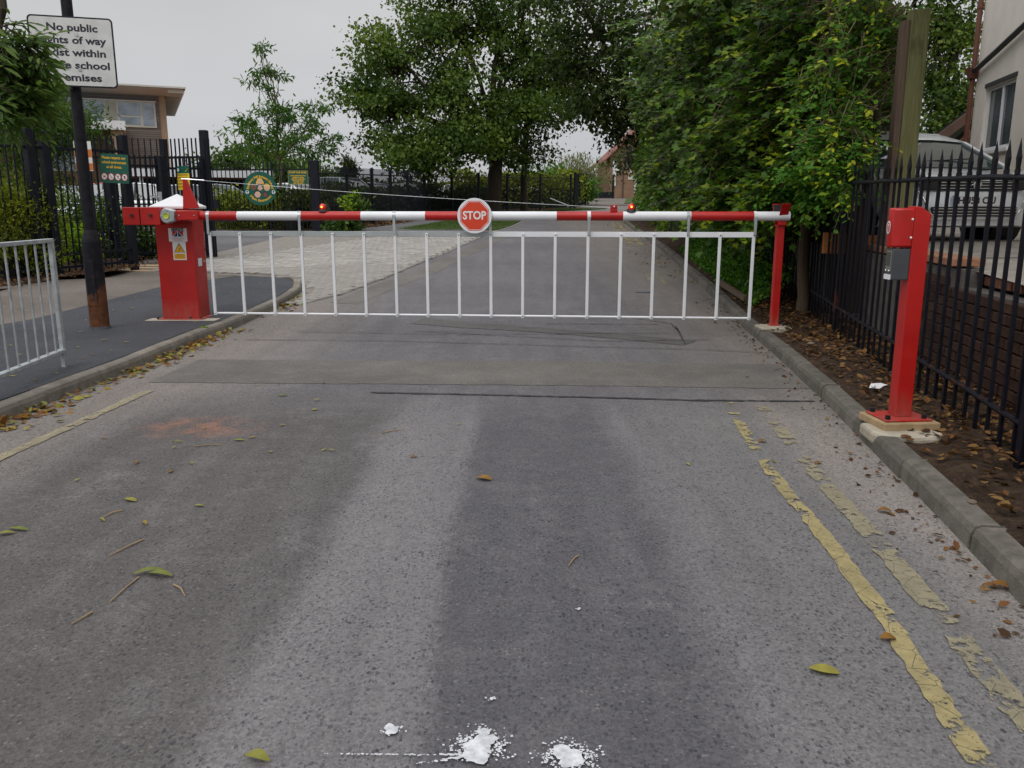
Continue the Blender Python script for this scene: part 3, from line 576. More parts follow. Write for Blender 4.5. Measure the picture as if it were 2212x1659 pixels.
# ================================================================== BARRIER
def arm_pt(us,z=1.27):  # us: source pixel column -> point on the arm line
    # arm line from (-4.0,9.28) to (2.95,8.74)
    y=9.0
    for _ in range(20):
        x=(us-1280)/2070*(y*CP-(z-H)*SP); y=9.28-(x+4.0)*.0777
    return Vector((x,y,z))
br=empty('barrier',(-3.79,9.62,.1),'closed red and white striped road barrier with STOP disc and white hanging pickets','barrier')
ax=(arm_pt(1900)-arm_pt(500)).normalized(); arz=math.atan2(ax.y,ax.x)
cx0,cx1,cy0,cy1=-4.005,-3.585,9.45,9.80
part(MB().box(cx0,cx1,cy0,cy1,.115,1.345),'cabinet',RED,br,bevel=.008)
part(MB().box(cx0-.03,cx1+.06,cy0-.05,cy1+.04,.106,.118),'base_plate',RED,br,bevel=.003)
m=MB(); a=.035; m.add([(cx0-a,cy0-a,1.345),(cx1+a,cy0-a,1.345),(cx1+a,cy1+a,1.345),(cx0-a,cy1+a,1.345),(cx0-a,cy0-a,1.372),(cx1+a,cy0-a,1.372),(cx1+a,cy1+a,1.372),(cx0-a,cy1+a,1.372),(-3.795,9.62,1.51)],[(3,2,1,0),(0,1,5,4),(1,2,6,5),(2,3,7,6),(3,0,4,7),(4,5,8),(5,6,8),(6,7,8),(7,4,8)])
part(m,'lid',WHITE,br,bevel=.004)
for x,y in ((cx0-.045,cy0-.02),(cx1+.03,cy0-.03),(cx1+.04,cy1),(cx0+.33,cy0-.035)):
    part(MB().tube([(x,y,.10),(x,y,.135)],.014,6),'bolt',DARK,br)
# door seam and lock on the side
part(MB().box(cx1,cx1+.004,cy0+.09,cy0+.20,.70,.79),'label_plate',WHITE,br,bevel=.001)
part(MB().tube([(cx1,cy0+.235,.75),(cx1+.03,cy0+.235,.75)],.008,8).box(cx1+.02,cx1+.03,cy0+.215,cy0+.255,.742,.758),'key',CHROME,br)
# arm: painted stripes are lengths of the tube
bd=[455,594.6,753,903.6,1064,1225,1392,1557.6,1727,1889,1974]; R_=.0475
for i,(a_,b_) in enumerate(zip(bd,bd[1:])):
    o=part(MB().tube([arm_pt(a_),arm_pt(b_)],R_,24,cap=i==len(bd)-2),'arm_stripe',RED if i%2==0 else WHITE,br,smooth=True)
# hub and counterweights
hub=arm_pt(424); hub.y-=.0
fm=face_mt(hub+Vector((0,-.06,0)),0)
m=MB(); pts=[(.072*math.cos(t),.082*math.sin(t)) for t in np.linspace(math.radians(60),math.radians(300),16)]+[(.085,-.055),(.085,.055)]
m.prism(pts,.11,fm,-.08); part(m,'hub',ALU,br,bevel=.01,smooth=True)
m=MB(); 
for k in range(24):
    t0,t1=2*math.pi*k/24,2*math.pi*(k+1)/24
    m.add([fm@Vector((r*math.cos(t),r*math.sin(t),z)) for t in (t0,t1) for r,z in ((.019,.034),(.03,.04),(.03,.02))],[(0,1,4,3),(1,2,5,4)])
YR=M('lime_plastic',(.50,.60,.03),.4,.05,5); part(m,'hub_ring',YR,br,smooth=True)
part(MB().prism(ngon(.019,16),.02,fm,.012),'hub_cap',YR,br)
for t in (80,180,290): part(MB().prism(ngon(.007,6),.012,fm@Matrix.Translation((.055*math.cos(math.radians(t)),.06*math.sin(math.radians(t)),0)),.028),'bolt',CHROME,br)
for (a_,b_) in ((321,360.5),(362.5,409)):
    p0,p1=arm_pt(a_),arm_pt(b_); y=9.22
    part(MB().box(p0.x,p1.x,y-.06,y+.09,1.172,1.362),'counterweight',RED,br,bevel=.006)
    c=(p0.x+p1.x)/2+.01; part(MB().tube([(c,y-.085,1.275),(c,y-.05,1.275)],.017,6),'bolt',DARK,br)
part(MB().box(arm_pt(405).x,arm_pt(470).x,9.24,9.46,1.21,1.33),'drive_arm',RED,br,bevel=.006)
# bracket with spire and tension wire
p0,p1=arm_pt(450),arm_pt(501); part(MB().box(p0.x,p1.x,9.16,9.30,1.225,1.325),'arm_bracket',RED,br,bevel=.006)
for p in (arm_pt(456),arm_pt(492)): part(MB().prism(ngon(.007,8),.008,face_mt(Vector((p.x,9.16,1.275)))),'rivet',ALU,br)
S0,S1,S2=ats(458,522,9.2),ats(496,520,9.2),ats(457,447,9.2); S3=ats(464,447,9.2)
part(MB().prism([(S0.x,S0.z),(S1.x,S1.z),(S3.x,S3.z),(S2.x,S2.z)],.05,Matrix(((1,0,0,0),(0,0,-1,9.24),(0,1,0,0),(0,0,0,1)))),'spire',RED,br,bevel=.004)
T0=ats(458,447,9.2); T1=arm_pt(1532); T1.z+=.085
part(MB().tube([T0+Vector((-.02,0,0)),T0.lerp(T1,.018),T0.lerp(T1,.034)],[.007,.006,.005],8).tube([T0.lerp(T1,.034),T0.lerp(T1,.05)],.0045,6),'turnbuckle',CHROME,br,smooth=True)
m=MB(); q=[T0.lerp(T1,t)+Vector((0,0,-.022*math.sin(math.pi*t))) for t in np.linspace(.03,1,20)]; m.tube(q,.0024,6); part(m,'tension_wire',ALU,br,smooth=True)
k1=q[17]; part(MB().tube([k1,k1+Vector((-.19,0,.075))],.005,6).tube([k1+Vector((0,0,-.012)),k1+Vector((0,0,.012))],.006,6),'wire_end',ALU,br,smooth=True)
T2=arm_pt(1534); part(MB().box(T2.x-.035,T2.x+.035,T2.y-.03,T2.y+.03,1.31,1.385),'wire_anchor',RED,br,bevel=.006)
part(MB().sphere((T2.x,T2.y-.035,1.365),.011,8,6),'anchor_bolt',CHROME,br,smooth=True)
# hangers, rails, pickets
for u in (521.5,750,986,1226,1472,1720,1887):
    p=arm_pt(u); m=MB(); 
    for k in range(20):
        t0,t1=2*math.pi*k/20,2*math.pi*(k+1)/20
        m.add([Vector((p.x+dx,p.y+.0505*math.sin(t),p.z+.0505*math.cos(t))) for t in (t0,t1) for dx in (-.018,.018)],[(0,1,3,2)])
    o=part(m,'hanger_clamp',WHITE if u in(1887,1472) else ALU,br,smooth=True)
    part(MB().box(p.x-.014,p.x+.014,p.y-.052,p.y-.046,1.075,1.262),'hanger',ALU,br,bevel=.002,segs=1)
Z_T0,Z_T1=ats(700,578,9.05).z,ats(700,592,9.05).z; zt=.5*(Z_T0+Z_T1)
zb=ats(1067,787.5,9.05).z
pk=[526,601,678,754,832,910,988,1067,1147,1227,1307,1388,1470,1552,1634,1717,1799,1883]
def arm_at(us,z): return arm_pt(us,z)
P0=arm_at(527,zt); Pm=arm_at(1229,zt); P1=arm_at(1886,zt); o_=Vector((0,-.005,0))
part(MB().beam(P0+o_,Pm+o_,.012,.056),'top_rail',ALU,br,bevel=.003,segs=1); part(MB().beam(Pm+o_,P1+o_,.012,.056),'top_rail',WHITE,br,bevel=.003,segs=1)  # one reflective metal rail; its brighter reflection on the right is coloured in as white
picks=[arm_at(u,1.08) for u in pk]
for p in picks:
    part(MB().box(p.x-.0155,p.x+.0155,p.y-.036,p.y-.013,zb-.018,zt+.022-.012),'picket',WHITE,br,bevel=.003,segs=1)
    for zz in (zt-.006,zb): part(MB().prism(ngon(.0055,8),.005,face_mt(Vector((p.x,p.y-.036,zz)))),'rivet',DARK,br)
a_,b_=picks[0].copy(),picks[-1].copy(); a_.z=b_.z=zb; part(MB().tube([a_,b_],.0125,10),'bottom_rail',WHITE,br,smooth=True)
# STOP disc
p=arm_at(1187,1.27); sp=ats(1186.5,539.5,p.y-.075); sm=face_mt(sp,arz)
o=part(MB().prism(ngon(.1835,48),.006,sm,0),'stop_disc',WHITE,br,bevel=.002,segs=1)
ORR=M('stop_sign_red',(.62,.045,.010),.45,.06,5)
mloc=Matrix.Translation(-br.location)
def child_prism(poly_,d,mt,z0,mat,name,parent):
    m=MB().prism(poly_,d,parent.matrix_world.inverted()@mt if False else mt,z0); 
    loc=Vector((0,0,0)); q=parent
    while q: loc+=q.location; q=q.parent
    m.v=[tuple(Vector(v)-loc) for v in m.v]; return m.build(name,mat,parent)
R8=.1535/math.cos(math.pi/8)
child_prism(ngon(R8,8,math.pi/8),.0012,sm,.006,ORR,'octagon',o)
m=MB(); r1,r2=R8*.955,R8*.925
for k in range(8):
    t0,t1=math.pi/8+2*math.pi*k/8,math.pi/8+2*math.pi*(k+1)/8
    m.add([sm@Vector((r*math.cos(t),r*math.sin(t),.0082)) for t in (t0,t1) for r in (r2,r1)],[(0,1,3,2)])
m.v=[tuple(Vector(v)-br.location) for v in m.v]; m.build('border_line',WHT,o)
text('STOP',.118,Matrix.Translation(-br.location)@sm@Matrix.Translation((0,.001,.0085)),WHT,o,bold=.0034,width=.248,ext=.0006)
# warning lamps
LENS=M('red_lens',(.45,.01,.008),.25,.1,5); b=NB('lit_led'); b.fin((.9,.3,.05),.4); b.p.inputs['Emission Color'].default_value=(1,.42,.06,1); b.p.inputs['Emission Strength'].default_value=3.2; LED=b.m
b=NB('lit_red_lens'); lw=b.n('ShaderNodeLayerWeight'); b.fin((.5,.01,.008),.2); b.p.inputs['Emission Color'].default_value=(1,.02,.01,1); b.p.inputs['Emission Strength'].default_value=.28; LENSL=b.m
for u in (809,1578):
    p=arm_pt(u); z=1.27+.047
    lp=part(MB().tube([(p.x,p.y,z-.004),(p.x,p.y,z+.02)],[.052,.042],16).tube([(p.x+.012,p.y+.035,z+.0),(p.x+.012,p.y+.03,z+.055),(p.x+.008,p.y+.03,z+.082)],[.042,.038,.02],14),'warning_lamp',DARK,br,smooth=True)
    def ch(mb,nm,mt): mb.v=[tuple(Vector(v)-br.location) for v in mb.v]; return mb.build(nm,mt,lp,smooth=True)
    ch(MB().sphere((p.x-.004,p.y-.014,z+.048),.034,14,10),'lens',LENSL)
    ch(MB().prism(ngon(.013,4,0),.004,face_mt(Vector((p.x-.006,p.y-.0475,z+.048)))),'bulb',LED)
# stickers on the cabinet
Yc=cy0-.0015
def cab(us,vs_): p=ats(us,vs_,Yc); return p
def stick(u0,v0,u1,v1,mat,parent=br,h=0.,name='sticker'):
    a_,b_=cab(u0,v0),cab(u1,v1); x0,x1=a_.x,b_.x; m=MB().box(x0,x1,Yc-.001-h,Yc+.001-h,b_.z,a_.z); 
    m.v=[tuple(Vector(v)-br.location) for v in m.v]; return m.build(name,mat,parent),(x0+x1)/2,(a_.z+b_.z)/2,x1-x0,a_.z-b_.z
o,xc,zc,w_,h_=stick(420,570.5,468.5,604,WHT)
tm=Matrix.Translation(-br.location)@face_mt(Vector((xc,Yc-.0016,zc)))
text('NEWGATE',.046,tm@Matrix.Translation((0,h_*.37,0)),INK,o,bold=.0026,width=w_*.66,ext=.0004)
BLU=M('navy_print',(.01,.02,.10),.5,.05,5); RPR=M('red_print',(.5,.01,.02),.5,.05,5)
def flat(poly_,z,mat,nm,par): 
    m=MB().prism(poly_,.0004,tm,z); return m.build(nm,mat,par)
W=w_*.3; H0=h_*.02; H1=h_*.27
flat([(-W,H0-h_*.14),(-W,H1),(-.03*w_,H1),],.0002,RPR,'emblem',o); flat([(W,H0-h_*.14),(.03*w_,H1),(W,H1)],.0002,RPR,'emblem',o)
flat([(-W*.8,H0-h_*.14),(-.02*w_,H1*.95),(-.02*w_,H0-h_*.14)],.0008,BLU,'emblem',o); flat([(W*.8,H0-h_*.14),(.02*w_,H0-h_*.14),(.02*w_,H1*.95)],.0008,BLU,'emblem',o)
for k,wd in enumerate((.72,.80,.55,.5)): flat([(-wd*w_/2,-h_*(.22+.065*k)),(wd*w_/2,-h_*(.22+.065*k)),(wd*w_/2,-h_*(.235+.065*k)),(-wd*w_/2,-h_*(.235+.065*k))],.0003,RPR if k else BLU,'text_line',o)
o,xc,zc,w_,h_=stick(430.5,604.5,467,650,WHT); tm=Matrix.Translation(-br.location)@face_mt(Vector((xc,Yc-.0016,zc)))
flat([(-.42*w_,-.08*h_),(.42*w_,-.08*h_),(0,.44*h_)],.0002,INK,'triangle_border',o)
AMB=M('amber_print',(.72,.36,.01),.5,.05,5)
flat([(-.36*w_,-.055*h_),(.36*w_,-.055*h_),(0,.38*h_)],.0008,AMB,'triangle',o); flat([(-.42*w_,-.44*h_),(.42*w_,-.44*h_),(.42*w_,-.15*h_),(-.42*w_,-.15*h_)],.0003,AMB,'panel',o)
for (x0,y0,x1,y1) in ((-.12,.02,.1,.16),(.02,.05,.14,.1)): flat([(x0*w_,y0*h_),((x0+.04)*w_,(y0-.02)*h_),(x1*w_,y1*h_),((x1-.04)*w_,(y1+.02)*h_)],.0012,M('brown_print',(.25,.12,.02),.5),'pictogram',o)
text('CAUTION',.02,tm@Matrix.Translation((0,-.20*h_,.001)),M('brown_print',(.25,.12,.02),.5),o,width=.5*w_,ext=.0003)
for k in range(3): flat([(-.36*w_,-(.26+.05*k)*h_),(.36*w_,-(.26+.05*k)*h_),(.36*w_,-(.275+.05*k)*h_),(-.36*w_,-(.275+.05*k)*h_)],.0008,M('brown_print',(.25,.12,.02),.5),'text_line',o)
# cream concrete bed under the cabinet
m=MB(); m.box(cx0-.17,cx1+.22,cy0-.13,cy1+.1,.06,.106); tag(m.build('concrete_bed',PADM,bevel=.012),'thin cream concrete bed under the red barrier cabinet','concrete slab')

# ------------------------------------------------------------------ rest post
rx,ry=2.80,8.80; rz0=G(ry)+.12
rp_=empty('barrier_rest_post',(rx,ry,rz0),'slim red post cradling the free end of the barrier arm','post')
part(MB().box(rx-.038,rx+.038,ry-.038,ry+.038,rz0,1.185),'post',RED,rp_,bevel=.004)
part(MB().box(rx-.12,rx+.12,ry-.10,ry+.10,rz0-.004,rz0+.006),'base_plate',PADM,rp_,bevel=.003); part(MB().box(rx-.055,rx+.055,ry-.055,ry+.055,rz0+.006,rz0+.02),'collar',RED,rp_,bevel=.003)
for a_,b_ in ((-.08,.07),(.08,-.06),(.09,.07)): part(MB().tube([(rx+a_,ry+b_,rz0),(rx+a_,ry+b_,rz0+.04)],.012,6),'bolt',DARK,rp_)
for s in (-1,1):
    y0=ry+s*.058; y1=ry+s*.165
    m=MB(); m.beam((rx,y0,1.17),(rx,y0,1.24),.09,.008,(0,1,0)); m.beam((rx,y0,1.235),(rx,y1,1.395),.09,.008,(0,1,0)); part(m,'cradle_plate',RED,rp_,bevel=.002)
    y2=y0-s*.006; y3=y1-s*.006
    part(MB().beam((rx,y2-s*.004,1.25),(rx,y3-s*.004,1.385),.082,.006,(0,1,0)),'rubber_pad',DARK,rp_)
part(MB().box(rx-.045,rx+.045,ry-.062,ry+.062,1.168,1.18),'cradle_base',RED,rp_)
tag(MB().box(rx-.17,rx+.15,ry-.17,ry+.12,rz0-.06,rz0-.002).build('concrete_bed',PADM,bevel=.01),'small cream concrete bed under the slim red rest post','concrete slab')

# ------------------------------------------------------------------ intercom and keypad post
kx,ky,kz=2.275,4.72,.150
kp=empty('intercom_post',(kx,ky,kz),'red entry control post with rounded reader head and grey keypad box','entry post')
hw=.047
m=MB(); m.prism([(-hw,0),(hw,0),(hw,1.155),(-hw*.2,1.195),(-hw,1.2)],2*hw,Matrix(((1,0,0,kx),(0,0,1,ky-hw),(0,1,0,kz+.012),(0,0,0,1)))); part(m,'post',RED,kp,bevel=.004)
# head with rounded road-side end
m=MB(); hz0,hz1=1.135,1.352; pr=[(kx-hw+.002,ky-hw-.004),(kx-hw-.075,ky-hw-.004),(kx-hw-.105,ky-hw+.012),(kx-hw-.118,ky-.02),(kx-hw-.118,ky+.02),(kx-hw-.105,ky+hw-.012),(kx-hw-.075,ky+hw+.004),(kx-hw+.002,ky+hw+.004)]
m.prism(pr,hz1-hz0,None,hz0); part(m,'reader_head',RED,kp,bevel=.012,smooth=True)
for z in (1.19,1.29): part(MB().sphere((kx-hw-.012,ky-hw-.005,z),.007,8,6),'rivet',WHITE,kp,smooth=True)
fx=face_mt(Vector((kx-hw-.1185,ky,1.245)),-math.pi/2)
m=MB().prism(ngon(.024,16,0,1,1.5),.0015,fx)
rdp=part(m,'key_symbol_plate',WHITE,kp); 
m=MB().prism(ngon(.019,16,0,1,1.5),.0012,fx,.0012); part(m,'symbol_field',RED,kp)
part(MB().prism(ngon(.008,10),.001,fx@Matrix.Translation((0,.013,0)),.002).prism([(-.003,-.024),(.003,-.024),(.003,.008),(-.003,.008)],.001,fx,.002),'key_symbol',WHT,kp)
GB=M('grey_box',(.055,.06,.068),.5,.1,6); GBL=M('grey_louvre',(.17,.17,.15),.55,.1,6)
m=MB().box(kx-hw-.098,kx-hw,ky-hw+.006,ky+hw-.006,.955,1.128); part(m,'keypad_box',GB,kp,bevel=.005)
part(MB().box(kx-hw-.102,kx-hw-.098,ky-hw+.016,ky+hw-.016,1.0,1.12),'speaker_grille',GBL,kp)
m=MB()
for k in range(7): m.box(kx-hw-.105,kx-hw-.102,ky-.025,ky+.025,1.035+k*.011,1.039+k*.011)
part(m,'grille_slats',DARK,kp); part(MB().box(kx-hw-.105,kx-hw-.098,ky-hw+.012,ky+hw-.012,.957,.985),'name_strip',WHT,kp)
for s in (-.02,.02): part(MB().sphere((kx-hw-.103,ky+s,1.005),.006,8,5),'button',CHROME,kp,smooth=True)
pm=Matrix.Translation((kx,ky,kz))@Matrix.Rotation(.08,4,'Z')
part(MB().box(-.145,.135,-.12,.12,.002,.012,pm),'base_plate',RED,kp,bevel=.003)
for a_,b_ in ((-.12,-.09),(-.115,.095),(.10,-.085),(.11,.09)): p=pm@Vector((a_,b_,0)); part(MB().tube([p,p+Vector((0,0,.034))],.016,6),'bolt',BLACK,kp)
WD=M('sawn_softwood',(.34,.24,.13),.85,.25,9,.3,60)
tag(MB().box(-.17,.165,-.155,.15,-.045,.0,pm).build('packing_board',WD,bevel=.006),'pale wooden board bolted beneath the red entry control post','board')
m=MB(); m.prism([(-.23,-.17),(-.2,-.24),(-.05,-.30),(.10,-.28),(.17,-.21),(.13,-.12),(-.1,.0),(-.21,.05)],.075,Matrix.Translation((kx,ky,.035)))
tag(m.build('concrete_footing',PADM,bevel=.02),'rough cream concrete footing spilling onto the kerb by the entry post','concrete slab')

# ------------------------------------------------------------------ lamp post with sign
lx,ly=-4.37,8.72
lp=empty('lamp_post',(lx,ly,.10),'tall black lamp post with thick rusty base on the dark tarmac','lamp post')
part(MB().tube([(lx,ly,.06),(lx,ly,1.0)],[.096,.092],28),'base',LAMPM,lp,smooth=True)
part(MB().tube([(lx,ly,1.0),(lx,ly,1.02),(lx,ly,1.13)],[.0945,.094,.058],28),'shoulder',LAMPM,lp,smooth=True)
part(MB().tube([(lx,ly,1.12),(lx,ly,6.2)],[.056,.047],24),'column',LAMPM,lp,smooth=True)
part(MB().box(lx-.045,lx+.045,ly-.099,ly-.088,.35,.82),'access_door',LAMPM,lp,bevel=.004)
part(MB().tube([(lx,ly,6.15),(lx+.1,ly-.3,6.6),(lx+.4,ly-1.2,6.7)],.03,10).box(lx+.25,lx+.6,ly-1.8,ly-1.1,6.66,6.8),'lantern',BLACK,lp,smooth=True)
part(MB().tube([(lx-.0,ly,.095),(lx,ly,.13)],[.125,.1],20),'collar',TARM,lp,smooth=True)
sc_=ats(183,130,ly-.09); srz=math.radians(17)
sg=empty('school_sign',sc_,'white rectangular sign with black border and words about public rights of way','sign',rz=0)
sm_=Matrix.Rotation(srz,4,'Z')@Matrix.Rotation(math.radians(90),4,'X')
SIGNF=M('sign_face_white',(.60,.60,.59),.5,.12,7)
plate(.755,.655,.006,.04,sm_).build('border',BLACK,sg,bevel=.001,segs=1)
plate(.725,.625,.0015,.03,sm_@Matrix.Translation((0,0,.0062))).build('face',SIGNF,sg)
for i,t_ in enumerate(('No public','rights of way','exist within','these school','premises')):
    text(t_,.094,sm_@Matrix.Translation((.012,.222-.1155*i,.0085)),INK,sg,bold=.0028,width=(.45,.59,.56,.61,.445)[i],ext=.0006)
for z in (.16,-.16): MB().box(-.06,.06,.0,.09,z-.015,z+.015).build('bracket',GALV,sg)

# ------------------------------------------------------------------ pedestrian guard rail
gr0,gr1=Vector((-3.60,6.55,.1)),Vector((-3.36,4.35,.1)); gd=(gr1-gr0).normalized()
gr=empty('guard_rail',gr0,'galvanised pedestrian guard rail panel at the left edge beside the kerb','guard rail')
zt_=1.105; zb_=.235
part(MB().beam((gr0.x,gr0.y,zt_),(gr1.x,gr1.y,zt_),.05,.03),'top_rail',GALV,gr,bevel=.003,segs=1)
part(MB().beam((gr0.x,gr0.y,zb_),(gr1.x,gr1.y,zb_),.05,.03),'bottom_rail',GALV,gr,bevel=.003,segs=1)
for p in (gr0,gr0+gd*2.0): part(MB().beam((p.x,p.y,.06),(p.x,p.y,zt_+.012),.05,.032,(gd.y,-gd.x,0)),'post',GALV,gr,bevel=.003,segs=1)
pf=gr0-gd*.0; part(MB().box(-.036,.036,-.014,.014,.5,1.09,Matrix.Translation((pf.x-.05,pf.y,0))@Matrix.Rotation(.1,4,'Z')),'cover_plate',GALV,gr) if 0 else None
for k in range(13):
    p=gr0+gd*(.155*(k+.8)); part(MB().tube([(p.x,p.y,zb_),(p.x,p.y,zt_-.01)],.0085,8),'bar',GALV,gr,smooth=True)

# ================================================================== LEFT FENCES AND GATES
SHARED={}
def inst(key,mk,mat,name,parent,loc,rz=0.,smooth=False,rx=0.,bevel=0):
    if key not in SHARED:
        o=mk().build(name,mat,parent,smooth=smooth); SHARED[key]=o.data
    else: o=link(name,SHARED[key],parent)
    o.location=loc; o.rotation_euler=(rx,0,rz)
    if bevel: m=o.modifiers.new('bevel','BEVEL'); m.width=bevel; m.segments=1
    return o
def fence(root,P,h,sp,pw,rails,post=None,pend=0.,gap=.05,posts=None,ztop=None,key='p',dz=0.):
    # P: plan points at posts; h: height above ground; rails: heights above ground
    rx_=root.location; 
    def zz(y): return G(y)+off(y)+dz
    for i,(a,b) in enumerate(zip(P,P[1:])):
        a,b=Vector(a),Vector(b); d=(b-a); ln=d.length; d.normalize(); rz=math.atan2(d.y,d.x)
        for r in rails:
            part(MB().beam((a.x,a.y,zz(a.y)+r),(b.x,b.y,zz(b.y)+r),.045,.042,),'rail',BLACKF,root)
        n=max(1,int(round(ln/sp)))
        for k in range(1,n):
            p=a+d*(ln*k/n); inst((key,pw,h),lambda: MB().box(-pw/2,pw/2,-pw/2,pw/2,gap,h),BLACKF,'picket',root,(p.x-rx_.x,p.y-rx_.y,zz(p.y)-rx_.z),rz)
    for i,p in enumerate(P):
        if posts is None or posts[i]:
            w_=(posts[i] if posts else post); p_=Vector(p); hh=h+pend
            q=P[min(i+1,len(P)-1)]; r=P[max(i-1,0)]; rz=math.atan2(q[1]-r[1],q[0]-r[0])
            part(MB().box(-w_/2,w_/2,-w_/2,w_/2,-.1,hh,Matrix.Translation((p_.x,p_.y,zz(p_.y)))@Matrix.Rotation(rz,4,'Z')),'post',BLACKF,root,bevel=.006,segs=1)
nf=empty('steel_fence',(-7.33,13.27,.2),'tall black steel fence with flat topped pickets left of the lamp post','fence')
fence(nf,[(-9.6,9.9),(-8.48,11.5),(-7.40,13.15),(-6.67,14.75)],2.28,.118,.021,(.10,.27,2.0)[0:0] or (.16,.36,2.02),.0,.02,posts=(.1,.1,.12,.11))
part(MB().box(-.06,.06,-.06,.06,0,2.31,Matrix.Translation((-7.28,13.36,G(13.3)))@Matrix.Rotation(1.1,4,'Z')),'post',BLACKF,nf,bevel=.006,segs=1)
sf=empty('steel_fence',(-7.2,17.6,.45),'black steel fence section behind the barrier cabinet up to the tall gate post','fence')
fence(sf,[(-8.6,17.2),(-7.15,17.6),(-6.10,17.05)],2.35,.118,.022,(.16,1.98),.0,.0,posts=(0,.11,.14))
part(MB().box(-6.1-.075,-6.1+.075,17.05-.075,17.05+.075,-.1,2.86),'post_cap',BLACKF,sf,bevel=.01,segs=1)
gl=empty('pedestrian_gate',(-6.12,16.95,.46),'black steel pedestrian gate leaf swung open beside the barrier cabinet, yellow notice on it','gate')
fence(gl,[(-6.14,16.90),(-6.52,15.85)],1.98,.105,.021,(.18,1.75),.0,.0,posts=(.06,.06))
part(MB().tube([(-6.58,15.86,1.55),(-6.66,15.7,1.55)],.015,8).box(-6.6,-6.5,15.82,15.88,1.45,1.65),'latch',ALU,gl,smooth=True)
gl2=empty('pedestrian_gate',(-7.32,16.3,.42),'black steel gate leaf with bow topped lower rail behind the green notice','gate')
fence(gl2,[(-7.5,15.9),(-6.95,16.9)],2.0,.11,.024,(.14,.95,1.8),.0,.0,posts=(.14,.14))
bt=empty('bow_top_railing',(-8.5,19,.5),'low bow topped black railing behind the gates','railing')
for k in range(18):
    x=-10.2+k*.17; y=19.3+.02*k; m=MB(); z=G(y)+off(y); pts=[(x-.06,y,z),(x-.06,y,z+1.12)]+[(x+.06*math.cos(t),y,z+1.12+.07*math.sin(t)) for t in np.linspace(math.pi,0,7)]+[(x+.06,y,z+1.12),(x+.06,y,z)]
    part(m.tube(pts,.009,5),'hoop',BLACKF,bt,smooth=True)
for r in (.12,.95): part(MB().beam((-10.4,19.28,.48+r),(-7.2,19.65,.5+r),.03,.035),'rail',BLACKF,bt)
mg=empty('vehicle_gates',(-7.7,26.6,.6),'wide black steel vehicle gates carrying the round school sign and the car park notice','gate')
fence(mg,[(-9.75,26.7),(-7.62,26.65),(-7.50,26.65),(-6.2,26.6)],2.12,.133,.024,(.32,1.88),.0,.0,posts=(.10,.05,.05,0))
part(MB().box(-6.28,-6.02,26.47,26.73,.5,2.81),'post',BLACKF,mg,bevel=.01,segs=1)
part(MB().box(-9.55,-9.2,25.9,26.0,.78,1.16).box(-9.3,-9.2,25.9,26.0,.56,.8)[0:0] if 0 else MB().box(-9.62,-9.2,26.5,26.58,1.35,1.62),'lock_box',BLACKF,mg)
cf=empty('car_park_fence',(-1.7,43.2,1.1),'long close barred black steel fence round the car park, curving away behind the big tree','fence')
fence(cf,FN,2.0,.118,.018,(.25,1.78),.10,.02,key='q')
part(MB().box(-.02,.02,-.02,.02,0,2.2,Matrix.Translation((-6.1,26.9,.62))),'picket',BLACKF,cf)
ef=empty('steel_fence',(3.7,50.9,1.4),'short black fence return seen edge on at the far end of the car park fence','fence')
fence(ef,[(3.75,50.9),(4.35,55.0),(5.2,60.0)],2.1,.13,.03,(.25,2.05),.12,.02,key='r')
fg=empty('far_gates',(8,88,2.3),'black metal gates across the far path in front of the red roofed house','gate')
fence(fg,[(6.6,87),(8.6,88),(10.6,89)],2.1,.15,.03,(.15,.6,1.8),.16,.3,key='s')
for i in range(2): a,b=((6.7,87.05),(8.6,88)) if i==0 else ((8.6,88),(10.5,88.95)); part(MB().beam((a[0],a[1],G(87)+.42),(b[0],b[1],G(88)+.42),.05,.62),'kick_panel',BLACKF,fg)
# signs on the fences
def signroot(name,c,label,rz): 
    r=empty(name,c,label,'sign'); return r,face_mt(Vector((0,0,0)),rz)
c=ats(285.5,421.5,14.35); r,m=signroot('notice',c,'green notice with yellow words and four white prohibition circles on the fence',math.radians(12)); m=m@Matrix.Rotation(-.05,4,'Z')
plate(.445,.475,.004,.012,m).build('board',GREENS,r)
for i,(t_,wd) in enumerate((('Please respect our',.37),('school environment',.375),('at all times.',.24))): text(t_,.062,m@Matrix.Translation((0,.175-.075*i,.0045)),YELT,r,bold=.0016,width=wd,ext=.0004)
PR=M('prohibition_red',(.50,.03,.05),.5,.05,5)
for k in range(4):
    cx=-.158+.105*k; mk=m@Matrix.Translation((cx,-.135,.004))
    d=MB().prism(ngon(.047,24,0,1,1.25),.0012,mk).build('prohibition_disc',PR,r); MB().prism(ngon(.039,24,0,1,1.25),.0012,mk,.0012).build('face',WHT,d)
    pic=[[(-.02,-.02),(-.012,.0),(-.022,.022),(.0,.01),(.02,.024),(.014,0),(.022,-.022),(.004,-.008)],[(-.018,.02),(-.01,.022),(.012,-.022),(.004,-.024)],[(-.004,-.022),(.004,-.022),(.014,.02),(-.008,.026)],[(-.008,-.026),(.010,-.026),(.012,.02),(0,.03),(-.012,.02)]][k]
    MB().prism(pic,.001,mk,.0024).build('pictogram',INK,d)
    MB().prism([(-.03,.026),(-.026,.03),(.03,-.026),(.026,-.03)],.001,mk,.0034).build('slash',PR,d)
c=ats(208,390,14.0); r,m=signroot('notice',c,'orange and white notice half hidden behind the lamp post column',math.radians(15)); ORN=M('orange_print',(.62,.16,.015),.5,.08,5)
plate(.26,.47,.004,.01,m).build('board',WHT,r)
for y0,hh in ((.045,.125),(-.17,.11)): MB().box(-.128,.128,y0-hh/2,y0+hh/2,.004,.005,m).build('orange_panel',ORN,r)
